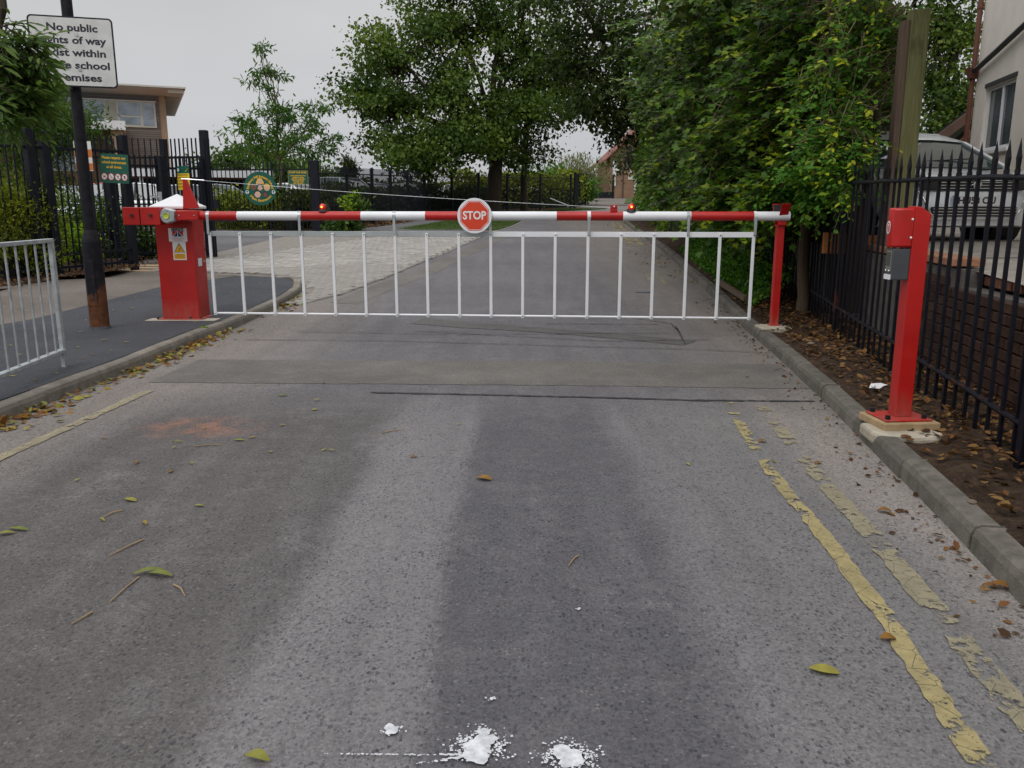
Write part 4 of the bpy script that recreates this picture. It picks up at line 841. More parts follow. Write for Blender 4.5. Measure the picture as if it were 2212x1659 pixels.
for t_,x,y,s in (('The',-.045,.075,.055),('SITE',-.04,.02,.045),('IS',-.055,-.06,.06)): text(t_,s,m@Matrix.Translation((x,y,.0055)),INK,r,bold=.001,ext=.0004)
c=ats(457.5,445,16.2); r,m=signroot('notice',c,'small notice, green top and yellow lower part, on the open gate leaf above the spire',math.radians(-18)); 
plate(.30,.44,.004,.008,m).build('board',GREENS,r); MB().box(-.15,.15,-.22,.085,.004,.0055,m).build('yellow_panel',YELS,r)
MB().prism(ngon(.032,16,0,.8,1.1),.001,m@Matrix.Translation((-.10,.15,.004))).build('emblem',WHT,r); MB().prism([(-.02,-.03),(.03,.04),(.02,-.0),(.04,.045),(-.03,-.02)],.001,m@Matrix.Translation((.09,.14,.004))).build('emblem',YELS,r)
for k in range(5): MB().box(-.12,.12-.02*(k%3),.05-.055*k,.066-.055*k,.0055,.0065,m).build('text_line',M('brown_print',(.25,.12,.02),.5),r)
# round sign
c=ats(650.5,471,26.52); r,m=signroot('round_school_sign',c,'round dark green school sign with yellow lettering and cartoon children faces',0.)
MB().prism(ngon(.515,48),.006,m).build('board',GREENS,r)
text('Bushbury Hill Primary School',.105,m@Matrix.Translation((0,-.03,.0065)),YELT,r,bold=.003,width=1.18,bend=.385,ext=.0005)
text('Main Entrance',.105,m@Matrix.Translation((0,.03,.0065)),YELT,r,bold=.003,width=.72,bend=-.40,ext=.0005)
SKL=M('printed_pale_skin',(.62,.42,.30),.6,.04,6); SKD=M('printed_brown_skin',(.16,.06,.035),.6,.05,6); YH=M('printed_yellow_hair',(.72,.40,.03),.6,.05,6); BH=M('printed_dark_hair',(.03,.03,.04),.6,.05,6); SKB=M('printed_mid_brown',(.20,.10,.06),.6,.05,5)
for (x,y,rad,sk,hr,hy) in ((0,.20,.075,SKL,YH,.02),(-.21,.02,.07,SKD,SKB,.03),(0,.015,.075,SKL,BH,.03),(.21,.005,.08,SKL,YH,.035),(-.09,-.185,.095,SKL,BH,.02),(.145,-.19,.065,SKD,BH,.02)):
    mk=m@Matrix.Translation((x,y,.006)); f=MB().prism(ngon(rad*1.25,18,0,1.0,1.08),.0008,mk@Matrix.Translation((0,hy,0))).build('hair',hr,r)
    if hr is YH and y>.1:
        for s in (-1,1): MB().prism(ngon(.035,10,0,.8,1.6),.0007,mk@Matrix.Translation((s*.095,-.03,0))).build('bunch',YH,r)
    fc=MB().prism(ngon(rad,18,0,.95,1.0),.0008,mk,.0010).build('face',sk,r)
    for s in (-1,1):
        MB().prism(ngon(rad*.16,8),.0006,mk@Matrix.Translation((s*rad*1.0,-.005,.0006))).build('ear',sk,fc); MB().prism(ngon(.0085,8),.0006,mk@Matrix.Translation((s*rad*.38,rad*.22,.0018))).build('eye',BH,fc)
    MB().prism([(-rad*.42,-rad*.35),(-rad*.25,-rad*.58),(rad*.25,-rad*.58),(rad*.42,-rad*.35),(0,-rad*.46)],.0006,mk,.0018).build('mouth',M('printed_red',(.5,.06,.05),.6),fc)
for s in (-1,1): d=MB().prism(ngon(.055,18),.0008,m@Matrix.Translation((s*.41,-.11,.006))).build('emblem',WHT,r); MB().prism([(-.01,-.04),(.01,-.04),(.01,-.01),(.034,0),(.022,.03),(0,.042),(-.022,.03),(-.034,0),(-.01,-.01)],.0006,m@Matrix.Translation((s*.41,-.11,.0068))).build('tree_emblem',GREENS,d)
c=ats(745.5,443.5,26.52); r,m=signroot('car_park_notice',c,'small green STAFF CAR PARK notice right of the round school sign',0.)
plate(.635,.43,.005,.005,m).build('board',GREENS,r); 
for (a_,b_,c_,d_) in ((-.305,.305,.198,.203),(-.305,.305,-.203,-.198),(-.305,-.30,-.203,.203),(.30,.305,-.203,.203)): MB().box(a_,b_,c_,d_,.005,.006,m).build('border_line',YELT,r)
for i,(t_,wd,s) in enumerate((('STAFF CAR PARK',.55,.075),('In the interests of our',.47,.055),("children's safety",.36,.055),('STAFF & DELIVERY',.43,.055),('VEHICLES ONLY',.37,.055),('past this point',.31,.055))): text(t_,s,m@Matrix.Translation((0,(.148,.055,.0,-.055,-.11,-.165)[i],.0055)),YELT,r,bold=.002,width=wd,ext=.0004)

# ================================================================== RIGHT: RAILING, WALL, DRIVEWAY
def rxl(y): return 1.89+.165*y if y<9.8 else 1.89+.165*9.8+(ip(KR,y)-ip(KR,9.8))*1.0+.03*(y-9.8)*.2
def rz_(y): return G(y)+.07+.022*min(y-4,5)
rl=empty('spear_top_railing',(2.9,6.2,.1),'old black spear topped railing with rust patches in front of the brick wall','railing')
ytip=4.43; 
def spear():
    m=MB(); w=.0098; m.box(-w,w,-w,w,-.08,1.475); m.box(-.020,.020,-.008,.008,1.475,1.50)
    m.add([(-.0115,-.008,1.50),(.0115,-.008,1.50),(.0115,.008,1.50),(-.0115,.008,1.50),(-.021,-.008,1.56),(.021,-.008,1.56),(.021,.008,1.56),(-.021,.008,1.56),(0,0,1.66)],[(0,1,5,4),(1,2,6,5),(2,3,7,6),(3,0,4,7),(4,5,8),(5,6,8),(6,7,8),(7,4,8)]); return m
rot=math.atan(.165)
k=0; y=3.73-.1715*27
while y<13.2:
    if not (abs(y-8.28)<.07 or abs(y-3.97)<.06): inst('spear',spear,RAILM,'spear_bar',rl,(rxl(y)-2.9,y-6.2,rz_(y)-.1-.03+random.uniform(-.006,.006)),math.pi/2-rot+random.uniform(-.2,.2),rx=random.uniform(-.008,.008))
    y+=.1715
for yp,w_ in ((-.15,.03),(3.97,.030),(8.28,.032),(12.4,.03)):
    m=MB(); x=rxl(yp); z=rz_(yp); m.beam((x,yp,z-.1),(x,yp,z+1.5),w_*1.5,w_*1.5,(0,1,0)); m.tube([(x,yp,z+1.49),(x,yp,z+1.72)],[w_*.9,.004],4); part(m,'post',RAILM,rl)
for hgt in (1.43,.22):
    ys_=list(np.arange(-1.2,13.3,.5)); part(MB().tube([(rxl(q),q,rz_(q)+hgt+random.uniform(-.007,.007)) for q in ys_],.0165,8),'rail',RAILM,rl,smooth=True)
rl2=empty('spear_top_railing',(3.9,17,.1),'further run of black railing lost in shade beneath the hedge foliage','railing')
y=13.35
while y<24:
    inst('spear',spear,RAILM,'spear_bar',rl2,(rxl(y)-3.9,y-17,rz_(y)-.1-.03),math.pi/2-rot); y+=.2
part(MB().tube([(rxl(q),q,rz_(q)+1.43) for q in np.arange(13.3,24.1,1.)],.0165,6),'rail',RAILM,rl2)
# retaining wall
def wxl(y): return rxl(y)+.42
rw=empty('retaining_wall',(3.3,6.5,.1),'low dark brick retaining wall behind the spear topped railing','wall')
bh=.075; bmesh=None; cnt=0; rest=MB()
a2=math.atan(.165)
for j in range(10):
    y=-2.8+(j%2)*.1125
    while y<12.6:
        top=.79 if y<6.1 else .93
        z=.10+j*bh
        if z+.065<=top+.01:
            mt=Matrix.Translation((wxl(y+.1)-3.3,y+.107-6.5,z-.1+.0325+ (G(y) if y>9.5 else 0)))@Matrix.Rotation(math.pi/2-a2,4,'Z')@Matrix.Translation((random.uniform(-.003,.003),random.uniform(-.006,.006),random.uniform(-.002,.002)))
            if 3.4<y<9.2 and cnt<300:
                if bmesh is None: o=MB().box(-.1075,.1075,-.05,.05,-.0325,.0325).build('brick',WALLB,rw); bmesh=o.data
                else: o=link('brick',bmesh,rw)
                o.matrix_local=mt; cnt+=1
                m=o.modifiers.new('bevel','BEVEL'); m.width=.004; m.segments=1
            else: rest.box(-.1075,.1075,-.05,.05,-.0325,.0325,mt)
        y+=.225
o=rest.build('brickwork',WALLB,rw); o['kind']='stuff'
part(MB().beam((wxl(-2.8)+.06,-2.8,.40),(wxl(6.1)+.06,6.1,.40),.14,.76).beam((wxl(6.1)+.06,6.1,.46),(wxl(12.7)+.06,12.7,.46),.14,.90),'mortar_core',MORT,rw)
# loose coping: broken bricks and mortar lumps along the top
CPB=M('weathered_brick_face',(.26,.12,.07),.95,.3,14,.6,50,rnd=.2)
for k in range(-34,16):
    y=3.5+k*.17; 
    if k in (5,11,-7,-20): continue
    mt=Matrix.Translation((wxl(y)+.20-3.3,y-6.5,.80-.1+.03))@Matrix.Rotation(math.pi/2-a2+random.uniform(-.12,.12),4,'Z')@Matrix.Rotation(random.uniform(-.05,.05),4,'X')
    o=MB().box(-.08,.08,-.05,.05,-.035,.035).build('coping_brick',CPB,rw,bevel=.008); o.matrix_local=mt
part(MB().beam((wxl(6.2)+.06,6.2,.955),(wxl(9.0)+.06,9.0,.955),.24,.06),'coping',CPB,rw,bevel=.008)
# driveway
vs=[];fs=[];ys=list(np.arange(-5,20.1,.5)); nx=14
for y in ys:
    a=wxl(y)+.08
    for i in range(nx+1): vs.append((a+(16-a)*(i/nx)**1.4,y,.80+ min(.20,.035*max(0,y-3.3))+ (.0 if y<12 else .03*(y-12))))
for j in range(len(ys)-1):
    for i in range(nx): a=j*(nx+1)+i; fs.append((a,a+1,a+nx+2,a+nx+1))
me=bpy.data.meshes.new('driveway'); me.from_pydata(vs,[],fs); me.materials.append(DRIVE); o=bpy.data.objects.new('driveway',me); COL.objects.link(o); o['kind']='structure'
def dzv(y): return .80+min(.20,.035*max(0,y-3.3))
ribs=MB().beam((wxl(7.1)+.12,7.1,dzv(7.1)+.003),(9,7.3,dzv(7.2)+.003),.02,.006); o=ribs.build('driveway_joint',SEAL); o['kind']='structure'
m=MB().beam((4.0,6.0,.90),(4.55,4.9,.87),.3,.03); tag(MB().prism([(3.55,6.35),(3.7,6.4),(4.3,5.9),(4.9,5.3),(4.8,5.1),(4.0,5.6),(3.6,6.1)],.035,None,.845).build('soil_patch',SOIL,bevel=.01),'strip of dark soil and debris on the driveway edge behind the red post','soil heap')
tag(MB().beam((3.62,6.35,.865),(4.75,4.75,.835),.11,.07).build('edging_course',CPB,bevel=.01),'orange brick edging course along the driveway edge right of the entry post','brick edging')
# timber post, plank offcut, brick planter, dark board fence
x0,y0=3.62,8.30
tp=empty('timber_post',(x0,y0,.95),'tall square timber gate post, green treated face with brown board on its left','post')
part(MB().box(-.083,.083,-.07,.07,-.1,2.20,Matrix.Translation((ats(2288,300,y0).x-.06,y0,.96))@Matrix.Rotation(-.10,4,'Z')),'post',TPOST,tp,bevel=.006)
part(MB().box(-.03,.03,-.06,.08,-.1,2.11,Matrix.Translation((ats(2288,300,y0).x-.172,y0+.02,.96))@Matrix.Rotation(-.10,4,'Z')),'side_board',TBRN,tp,bevel=.006)
pl=empty('brick_planter',(3.45,8.9,.9),'short orange timber upstand behind the railing left of the tall timber post','planter')
for i in range(3): part(MB().box(3.30+.22*i,3.30+.22*i+.205,8.9-.02,8.93,.88,1.10-.015*i),'board',TORN,pl,bevel=.004)
bf=empty('board_fence',(4.2,10,.9),'dark close boarded fence running back from the tall timber post under the climbers','fence')
for k in range(46):
    t=k*.135; x=3.50+t*.22; y=8.45+t*.97; hb=1.45-.05*t+random.uniform(-.01,.01)
    part(MB().beam((x,y,.3),(x,y,.9+hb),.13,.02,(.22,.97,0)),'board',TDARK,bf)
part(MB().beam((3.56,8.45,2.33),(5.0,14.8,2.03),.05,.09),'capping_rail',TDARK,bf)

# ------------------------------------------------------------------ cars
def carpaint(name,c): 
    b=NB(name); b.fin(c,.28,.1); b.p.inputs['Coat Weight'].default_value=.6; b.p.inputs['Coat Roughness'].default_value=.08; return b.m
TYRE=M('tyre_rubber',(.018,.018,.019),.8,.1,9); RIM=M('alloy_rim',(.40,.41,.43),.35,.1,6,metal=.8); PLAST=M('black_plastic',(.02,.02,.022),.6,.1,9); LAMPG=M('lamp_glass',(.50,.52,.54),.12,.1,9); REDL=M('tail_lamp_red',(.35,.01,.01),.2,.1,9)
def car(loc,rz,paint,label,ht=1.5,ln=4.2,wd=1.74,kind='hatch',group=None,fine=False):
    root=empty('parked_car',loc,label,'car',group,rz)
    # longitudinal stations: front is -Y. (y, sill z, shoulder z, half width)
    st=[(0.0,.42,.62,.62),(.10,.30,.74,.76),(.35,.24,.80,.83),(.95,.22,.92,.86),(1.25,.22,.97,.87),(2.2,.22,.99,.875),(3.2,.22,1.01,.875),(3.8,.24,1.02,.85),(4.1,.30,.98,.80),(4.2,.42,.80,.70)]
    sl=ln/4.2; sh=ht/1.5; sw=wd/1.75; vs=[];fs=[]
    for (y,zl,zs,hw_) in st:
        y=(y-2.1)*sl; hw_*=sw; zs*=sh
        for (fx_,fz) in ((-.92,0),(-1,.25),(-1.0,.7),(-.95,1),(-.55,1.045 if zs<.95*sh else 1.02),(0,1.06 if zs<.95*sh else 1.02),(.55,1.045 if zs<.95*sh else 1.02),(.95,1),(1.0,.7),(1,.25),(.92,0)): vs.append((fx_*hw_,y,zl+(zs-zl)*fz))
    n=11
    for i in range(len(st)-1):
        for k in range(n-1): fs.append((i*n+k,i*n+k+1,(i+1)*n+k+1,(i+1)*n+k))
        fs.append(((i)*n+n-1,i*n,(i+1)*n,(i+1)*n+n-1))
    fs+=[tuple(range(n))[::-1],tuple((len(st)-1)*n+k for k in range(n))]
    m=MB().add(vs,fs); o=m.build('body',paint,root,smooth=True); mm=o.modifiers.new('sub','SUBSURF'); mm.levels=1; mm.render_levels=2 if fine else 1
    # cabin: glass house with painted roof
    if kind=='mpv': cb=[(.90,.95,.90),(1.55,1.30,.76),(1.95,1.43,.66),(2.4,1.50,.64),(3.5,1.49,.64),(4.05,1.05,.78)]
    elif kind=='van': cb=[(.9,1.0,.86),(1.5,1.48,.76),(2.3,1.5,.77),(3.9,1.5,.77),(4.15,1.0,.82)]
    else: cb=[(1.15,.96,.84),(1.85,1.42,.64),(2.5,1.48,.63),(3.3,1.42,.62),(3.95,1.0,.74)]
    def roofv(cut):
        vs=[];
        for (y,z,hw_) in cb:
            y=(y-2.1)*sl; hw_*=sw; vs+= [(-hw_,y,z*sh-cut),(-hw_*.5,y,z*sh+(.03 if z>1.2 else .005)-cut),(hw_*.5,y,z*sh+(.03 if z>1.2 else .005)-cut),(hw_,y,z*sh-cut)]
        return vs
    base=[]; 
    for (y,z,hw_) in cb: base+=[(-.85*sw,(y-2.1)*sl,.93*sh),(.85*sw,(y-2.1)*sl,.93*sh)]
    v=roofv(0); k=len(v); m=MB(); f=[]
    for i in range(len(cb)-1):
        for q in range(3): f.append((i*4+q,i*4+q+1,(i+1)*4+q+1,(i+1)*4+q))
        f.append((k+2*i,i*4,(i+1)*4,k+2*i+2)); f.append((i*4+3,k+2*i+1,k+2*i+3,(i+1)*4+3))
    f.append((0,k,k+1,3,2,1)); e_=len(cb)-1; f.append((e_*4,e_*4+1,e_*4+2,e_*4+3,k+2*e_+1,k+2*e_))
    MB().add(v+base,f).build('glasshouse',CARGL,root,smooth=True)
    m=MB(); r2=[(x,y,z+.012) for x,y,z in v[4:-4]]; m.add(r2+[(x,y,z-.02) for x,y,z in r2],[(i*4+q,i*4+q+1,(i+1)*4+q+1,(i+1)*4+q) for i in range(len(cb)-3) for q in range(3)]); m.build('roof',paint,root,smooth=True)
    for q in ((8 if kind=='mpv' else 4),len(v)-8): MB().beam(v[q],v[q+3],.10,.055).build('roof_edge',paint,root,bevel=.015)
    for s in (0,3):
        for i in range(len(cb)):
            if i in (0,len(cb)-1): continue
            x,y,z=v[i*4+s]; sx=1 if x>0 else -1
            MB().beam((x,y,z+.0),(.86*sw*sx,y+( -.0 if i>1 else -.0),.95*sh),.05,.05).build('pillar',paint if i!=2 else PLAST,root)
        a_,b_=Vector(v[s]),Vector(v[4+s]); MB().beam(a_+Vector((0,0,.0)),b_+Vector((0,0,.005)),.06,.045).build('pillar',paint,root,bevel=.01)
        a_,b_=Vector(v[-8+s]),Vector(v[-4+s]); MB().beam(a_,b_,.07,.05).build('pillar',paint,root)
        MB().tube([Vector(v[4*i+s])+Vector((0,0,.004)) for i in range(1,len(cb)-1)],.022,6).build('roof_rail',paint,root,smooth=True)
    for s in (-1,1):
        for yw in (.78,3.35):
            y=(yw-2.1)*sl; x=s*.80*sw; w_=MB().tube([(x-s*.1,y,.31),(x+s*.08,y,.31)],.31,20).build('wheel',TYRE,root,bevel=.03,smooth=True)
            MB().prism(ngon(.2,16),.02,Matrix.Translation((x+s*.081,y,.31))@Matrix.Rotation(s*math.pi/2,4,'Y')).build('rim',RIM,w_)
            MB().tube([(x-s*.25,y,.33),(x+s*.072,y,.33)],.365,18).build('wheel_arch',PLAST,root)
        MB().sphere((s*.93*sw,(1.3-2.1)*sl,1.0*sh),.09,10,6,.75).build('mirror',paint,root,smooth=True)
        if not fine:
            MB().sphere((s*.62*sw,-2.0*sl,.68*sh),.13,10,6,.6).build('headlight',LAMPG,root,smooth=True)
            MB().box(s*.72*sw-.07,s*.72*sw+.07,2.02*sl,2.1*sl,.72*sh,.95*sh).build('tail_light',REDL,root,bevel=.02)
    return root
SILV=carpaint('silver_car_paint',(.78,.81,.84)); WHC=carpaint('white_car_paint',(.68,.70,.72)); REDC=carpaint('red_car_paint',(.42,.02,.02)); DKC=carpaint('dark_blue_car_paint',(.02,.03,.05)); SLC=carpaint('silver_blue_car_paint',(.36,.40,.44))
yc=8.95; zc_=dzv(9)-.05
cc=car((4.74,yc+2.15,zc_),math.radians(3),SILV,'silver people carrier parked behind the spear topped railing on the driveway',1.36,4.3,1.80,'mpv',fine=True)
def cp(mb,n,mat,**k): return mb.build(n,mat,cc,**k)
fy=-2.17
cp(MB().beam((-.56,fy+.035,.635),(.56,fy+.035,.635),.09,.10),'upper_grille',PLAST,bevel=.02)
for z in (.605,.635,.665): cp(MB().tube([(-.58,fy+.02,z),(-.3,fy-.02,z),(.3,fy-.02,z),(.58,fy+.02,z)],.005,6),'grille_bar',CHROME,smooth=True)
m=MB(); m.prism([(0,-.075),(.05,.0),(0,.075),(-.05,.0)],.03,face_mt(Vector((0,fy-.03,.645)))); o=cp(m,'badge',CHROME,bevel=.006); MB().prism([(0,-.035),(.02,.0),(0,.035),(-.02,.0)],.004,face_mt(Vector((0,fy-.06,.645)))).build('badge_centre',PLAST,o)
for s_ in (-1,1):
    h_=MB(); h_.sphere((0,0,0),.2,16,10,.42,Matrix.Translation((s_*.66,fy+.20,.70))@Matrix.Rotation(s_*.55,4,'Z')@Matrix.Diagonal((1.1,.75,1.15,1))); o=cp(h_,'headlight',LAMPG,smooth=True)
    MB().sphere((s_*.62,fy+.075,.70),.042,10,6).build('bulb_reflector',CHROME,o,smooth=True)
    cp(MB().tube([(s_*.585,fy+.03,.585),(s_*.55,fy-.03,.50),(s_*.50,fy-.05,.38),(s_*.44,fy-.055,.30)],.014,8),'chrome_trim',CHROME,smooth=True)
    cp(MB().sphere((s_*.72,fy+.11,.36),.055,10,6),'fog_lamp',LAMPG,smooth=True)
vs=[];fs=[]
prof=[(.20,.10),(.22,-.01),(.30,-.035),(.40,-.045),(.50,-.04),(.57,-.01),(.585,.05)]
for i in range(17):
    t=-1+i/8; xx=.88*t; dy=.26*abs(t)**2.6
    for z,y in prof: vs.append((xx,fy+y+dy,z))
k=len(prof)
for i in range(16):
    for j in range(k-1): fs.append((i*k+j,(i+1)*k+j,(i+1)*k+j+1,i*k+j+1))
cp(MB().add(vs,fs),'bumper',SILV,smooth=True)
cp(MB().beam((-.46,fy-.035,.365),(.46,fy-.035,.365),.04,.10),'lower_grille',PLAST,bevel=.01)
for z in (.335,.365,.395): cp(MB().beam((-.45,fy-.06,z),(.45,fy-.06,z),.012,.008),'grille_bar',CHROME)
cp(MB().beam((-.46,fy-.05,.295),(.46,fy-.05,.295),.02,.018),'chrome_trim',CHROME)
npl=cp(MB().box(-.26,.26,fy-.075,fy-.05,.425,.53),'number_plate',WHT,bevel=.002)
MB().box(-.258,-.222,fy-.0775,fy-.075,.428,.527).build('blue_band',M('plate_blue',(.02,.10,.45),.5,.05,5),npl)
text('HU58 OU',.095,face_mt(Vector((.0,fy-.0765,.477))),INK,npl,bold=.003,width=.40,ext=.0004)
for s_ in (-1,1): cp(MB().beam((s_*.05,-1.07,.94),(s_*.62,-1.08,.97),.012,.012),'wiper',PLAST)
# parked cars behind the fences
gc=None
def ground_at(u,y): p=at(u,450,y); return (p.x,y,G(y)-.02)
car(ground_at(262,33),math.radians(100),REDC,'red hatchback in the school car park, seen under the green notice')
car(ground_at(335,30.5),math.radians(95),WHC,'white car parked behind the gates, left of the barrier cabinet')
car(ground_at(432,31.5),math.radians(118),WHC,'white hatchback seen through the gate leaf behind the red spire',1.45)
car(ground_at(490,37),math.radians(112),SLC,'silver hatchback just left of the round school sign',1.45)
car(ground_at(650,33.0),math.radians(60),WHC,'white car half hidden behind the vehicle gates under the car park notice',1.5)
car(ground_at(735,40.5),math.radians(64),SLC,'pale silver estate car behind the first bays of the car park fence',1.75,4.5,1.8,'van')
car(ground_at(815,46),math.radians(60),SLC,'silver hatchback nose down behind the third bay of the car park fence',1.55)
car(ground_at(885,52),math.radians(78),DKC,'dark blue car right of the silver cars behind the fence',1.5)
car(ground_at(1003,60),math.radians(60),WHC,'white car far behind the hedge, seen between the two tree trunks',1.45)
car(ground_at(1148,64),math.radians(70),SLC,'pale car far off right of the slim tree trunk',1.5)
car((at(30,430,24).x,24,G(24)),math.radians(95),SLC,'silver car at the far left behind the bushes',1.5)
car((at(140,430,28).x,28,G(28)),math.radians(95),SLC,'silver car behind the shrubs left of the lamp post column',1.45)

# ================================================================== BUILDINGS
SOFF=M('soffit_board',(.50,.49,.44),.8,.06,2); FRM=M('window_frame_cream',(.50,.50,.44),.5,.05,3); WFAS=M('white_fascia',(.62,.63,.64),.6,.05,2); PANB=M('beige_panel',(.36,.35,.29),.7,.06,2); DKI=M('dark_interior',(.02,.02,.022),.9,.2,3); SHEET=M('grey_roof_sheet',(.12,.12,.13),.6,.1,3)
C0=at(366,330,50); C0.z=G(50)-.1
sb=empty('school_building',C0,'two storey school block with weathered timber cladding, wide windows and deep roof overhang','building',rz=math.atan2(.42,.907))
def lb(m,x0,x1,y0,y1,z0,z1):
    f=lambda z: z if z<=1.01 else 1.35+(z-1.35)*.935
    return m.box(x0,x1,y0,y1,f(z0)-C0.z,f(z1)-C0.z)
def sbp(m,n,mat,p=None,**k): return m.build(n,mat,p or sb,**k)
sbp(lb(MB(),-16,-.35,0,9,1,8.10),'upper_wall',TIMB); sbp(lb(MB(),-.35,0,-.03,9,1,8.10),'brick_quoin',BUFFB)
m=MB(); a=[(-17,-1.4,7.95),(1.05,-1.4,7.95),(1.05,9.5,7.6),(-17,9.5,7.6)]; v=[(x,y,z-C0.z) for x,y,z in a]+[(x,y,z-C0.z+.07) for x,y,z in a]
m.add(v,[(3,2,1,0),(4,5,6,7),(0,1,5,4),(1,2,6,5),(2,3,7,6),(3,0,4,7)]); sbp(m,'roof',SHEET)
m=MB(); a=[(-17,-1.38,7.93),(.9,-1.38,7.93),(.9,-.002,7.66),(-17,-.002,7.66)]; m.add([(x,y,z-C0.z) for x,y,z in a],[(0,1,2,3)]); sbp(m,'soffit',SOFF)
for k in range(16): sbp(lb(MB(),.12,.98,-1.2+.62*k,-1.12+.62*k,8.16-.025*k,8.36-.025*k),'rafter',SOFF)
sbp(lb(MB(),-17,1.06,-1.43,-1.402,8.40,8.50),'fascia',SOFF)
def win(x0,x1,z0,z1,divs,panel=None,low=()):
    f=sbp(lb(MB(),x0-.06,x1+.06,-.06,.04,z0-.06,z1+.06),'window',FRM); xs=[x0]+divs+[x1]
    for i,(a_,b_) in enumerate(zip(xs,xs[1:])):
        mt=PANB if panel==i else GLASSL
        if i in low:
            zm=z0+(z1-z0)*.42; sbp(lb(MB(),a_+.04,b_-.04,-.075,-.058,zm+.04,z1-.02),'pane',mt,f); sbp(lb(MB(),a_+.10,b_-.10,-.075,-.058,z0+.08,zm-.06),'pane',mt,f)
        else: sbp(lb(MB(),a_+.04,b_-.04,-.075,-.058,z0+.04,z1-.02),'pane',mt,f)
    sbp(lb(MB(),x0-.15,x1+.12,-.16,-.05,z1+.065,z1+.12),'drip_rail',WFAS,f)
win(-4.95,-.62,6.25,7.62,[-4.5,-3.2,-2.55,-1.3],2,(1,3)); win(-8.7,-5.9,6.25,7.62,[-7.8,-6.6],1,(0,)); win(-13.5,-10,6.25,7.62,[-12.4,-11.2],None,(1,))
sbp(lb(MB(),-14,-2.35,-3.2,0.4,6.0,6.10),'canopy_deck',SHEET); sbp(lb(MB(),-14.2,-2.25,-3.3,-3.2,5.72,6.22),'canopy_fascia',WFAS); sbp(lb(MB(),-2.35,-2.25,-3.2,0,5.72,6.22),'canopy_fascia',WFAS)
sbp(lb(MB(),-3.0,-2.4,-3.0,-.04,1,5.72),'brick_pier',BUFFB); sbp(lb(MB(),-14,-3.0,-.5,-.002,1,5.98),'lower_wall',BROWB)
f=sbp(lb(MB(),-6.6,-4.6,-.56,-.49,3.5,4.9),'window',FRM)
for a_ in (-6.55,-5.9,-5.25): sbp(lb(MB(),a_,a_+.58,-.58,-.561,3.56,4.84),'pane',GLASSL,f)
sbp(lb(MB(),-2.2,4.6,-7.5,-7.4,3.02,3.42),'entrance_fascia',WFAS); sbp(lb(MB(),-2.2,4.6,-7.4,-.05,3.05,3.15),'entrance_roof',TORN); sbp(lb(MB(),-2.1,4.5,-3.0,-2.9,1,3.05),'entrance_wall',DKI)
for x in (4.3,1.0,-1.9): sbp(lb(MB(),x,x+.18,-7.3,-7.12,1,3.05),'column',WFAS)
# low red brick hall far along the road
B0=at(1316,430,95)
bh_=empty('brick_hall',(B0.x,95,2.3),'red brick building with tiled gable roof far beyond the lawn','building')
ez=at(1312,340,95).z; xr=B0.x+11
m=MB(); pr=[(B0.x,2.2),(xr,2.2),(xr,ez+.1),(B0.x+5.5,ez+5.2),(B0.x,ez+.1)]; m.prism([(x-B0.x,z-2.3) for x,z in pr],14,Matrix(((1,0,0,0),(0,0,1,0),(0,1,0,0),(0,0,0,1)))); m.build('wall',REDB,bh_)
RT=M('red_roof_tiles',(.20,.075,.055),.85,.25,3,.4,14)
for s in (0,1):
    m=MB(); xa,xb=(-.65,5.5) if s==0 else (11.65,5.5); za,zb_=ez-2.3-.45,ez-2.3+5.45
    v=[(xa,-.5,za),(xb,-.5,zb_),(xb,14.5,zb_),(xa,14.5,za)]; v+=[(x,y,z+.18) for x,y,z in v]; m.add(v,[(0,1,2,3),(7,6,5,4),(0,4,5,1),(1,5,6,2),(2,6,7,3),(3,7,4,0)]); m.build('roof',RT,bh_)
def u95(u): return at(u,430,95).x-B0.x
def v95(v): return at(1340,v,95).z-2.3
MB().box(u95(1322),u95(1329),-.12,-.02,v95(402),v95(346)).build('banner',WFAS,bh_); MB().box(u95(1344),u95(1345.5),-.12,-.01,v95(428),v95(360)).build('downpipe',PLAST,bh_)
MB().box(u95(1355),u95(1369),-.06,-.005,v95(388),v95(380)).build('plaque',SOFF,bh_); MB().box(u95(1356.5),u95(1363),-.06,-.005,v95(374),v95(369)).build('small_plaque',WFAS,bh_)
MB().box(u95(1369),u95(1376),-.08,-.01,v95(418),v95(377)).build('door',WFAS,bh_); MB().box(u95(1328.5),u95(1338),-.22,-.01,v95(369),v95(363)).build('floodlight',WHT,bh_)
B1=at(1300,430,112)
fh=empty('far_house',(B1.x,112,2.6),'house with long red tiled roof behind the far gates','house')
MB().box(-4,5,0,6,-.5,at(1300,418,112).z-2.6).build('wall',WFAS,fh); z0,z1=at(1300,423,112).z-2.6,at(1300,389,112).z-2.6
m=MB(); m.add([(-4.5,-.6,z0),(5.5,-.6,z0),(5.5,3,z1),(-1.5,3,z1),(-4.5,6.6,z0),(5.5,6.6,z0)],[(0,1,2,3),(3,2,5,4),(0,3,4),(1,5,2)]); m.build('roof',RT,fh)
for x in (-1.4,.3,1.9): MB().box(x,x+.7,-.05,-.005,-.3,.6).build('window',GLASSL,fh)
# cream house on the right
hx=9.05; hy=17.0; hd=Vector((-.21,-1,0)).normalized(); hrz=math.atan2(hd.y,hd.x)
ho=empty('house',(hx,hy,.9),'cream rendered house wall with brown downpipe and white framed window at the right edge','house',rz=hrz)
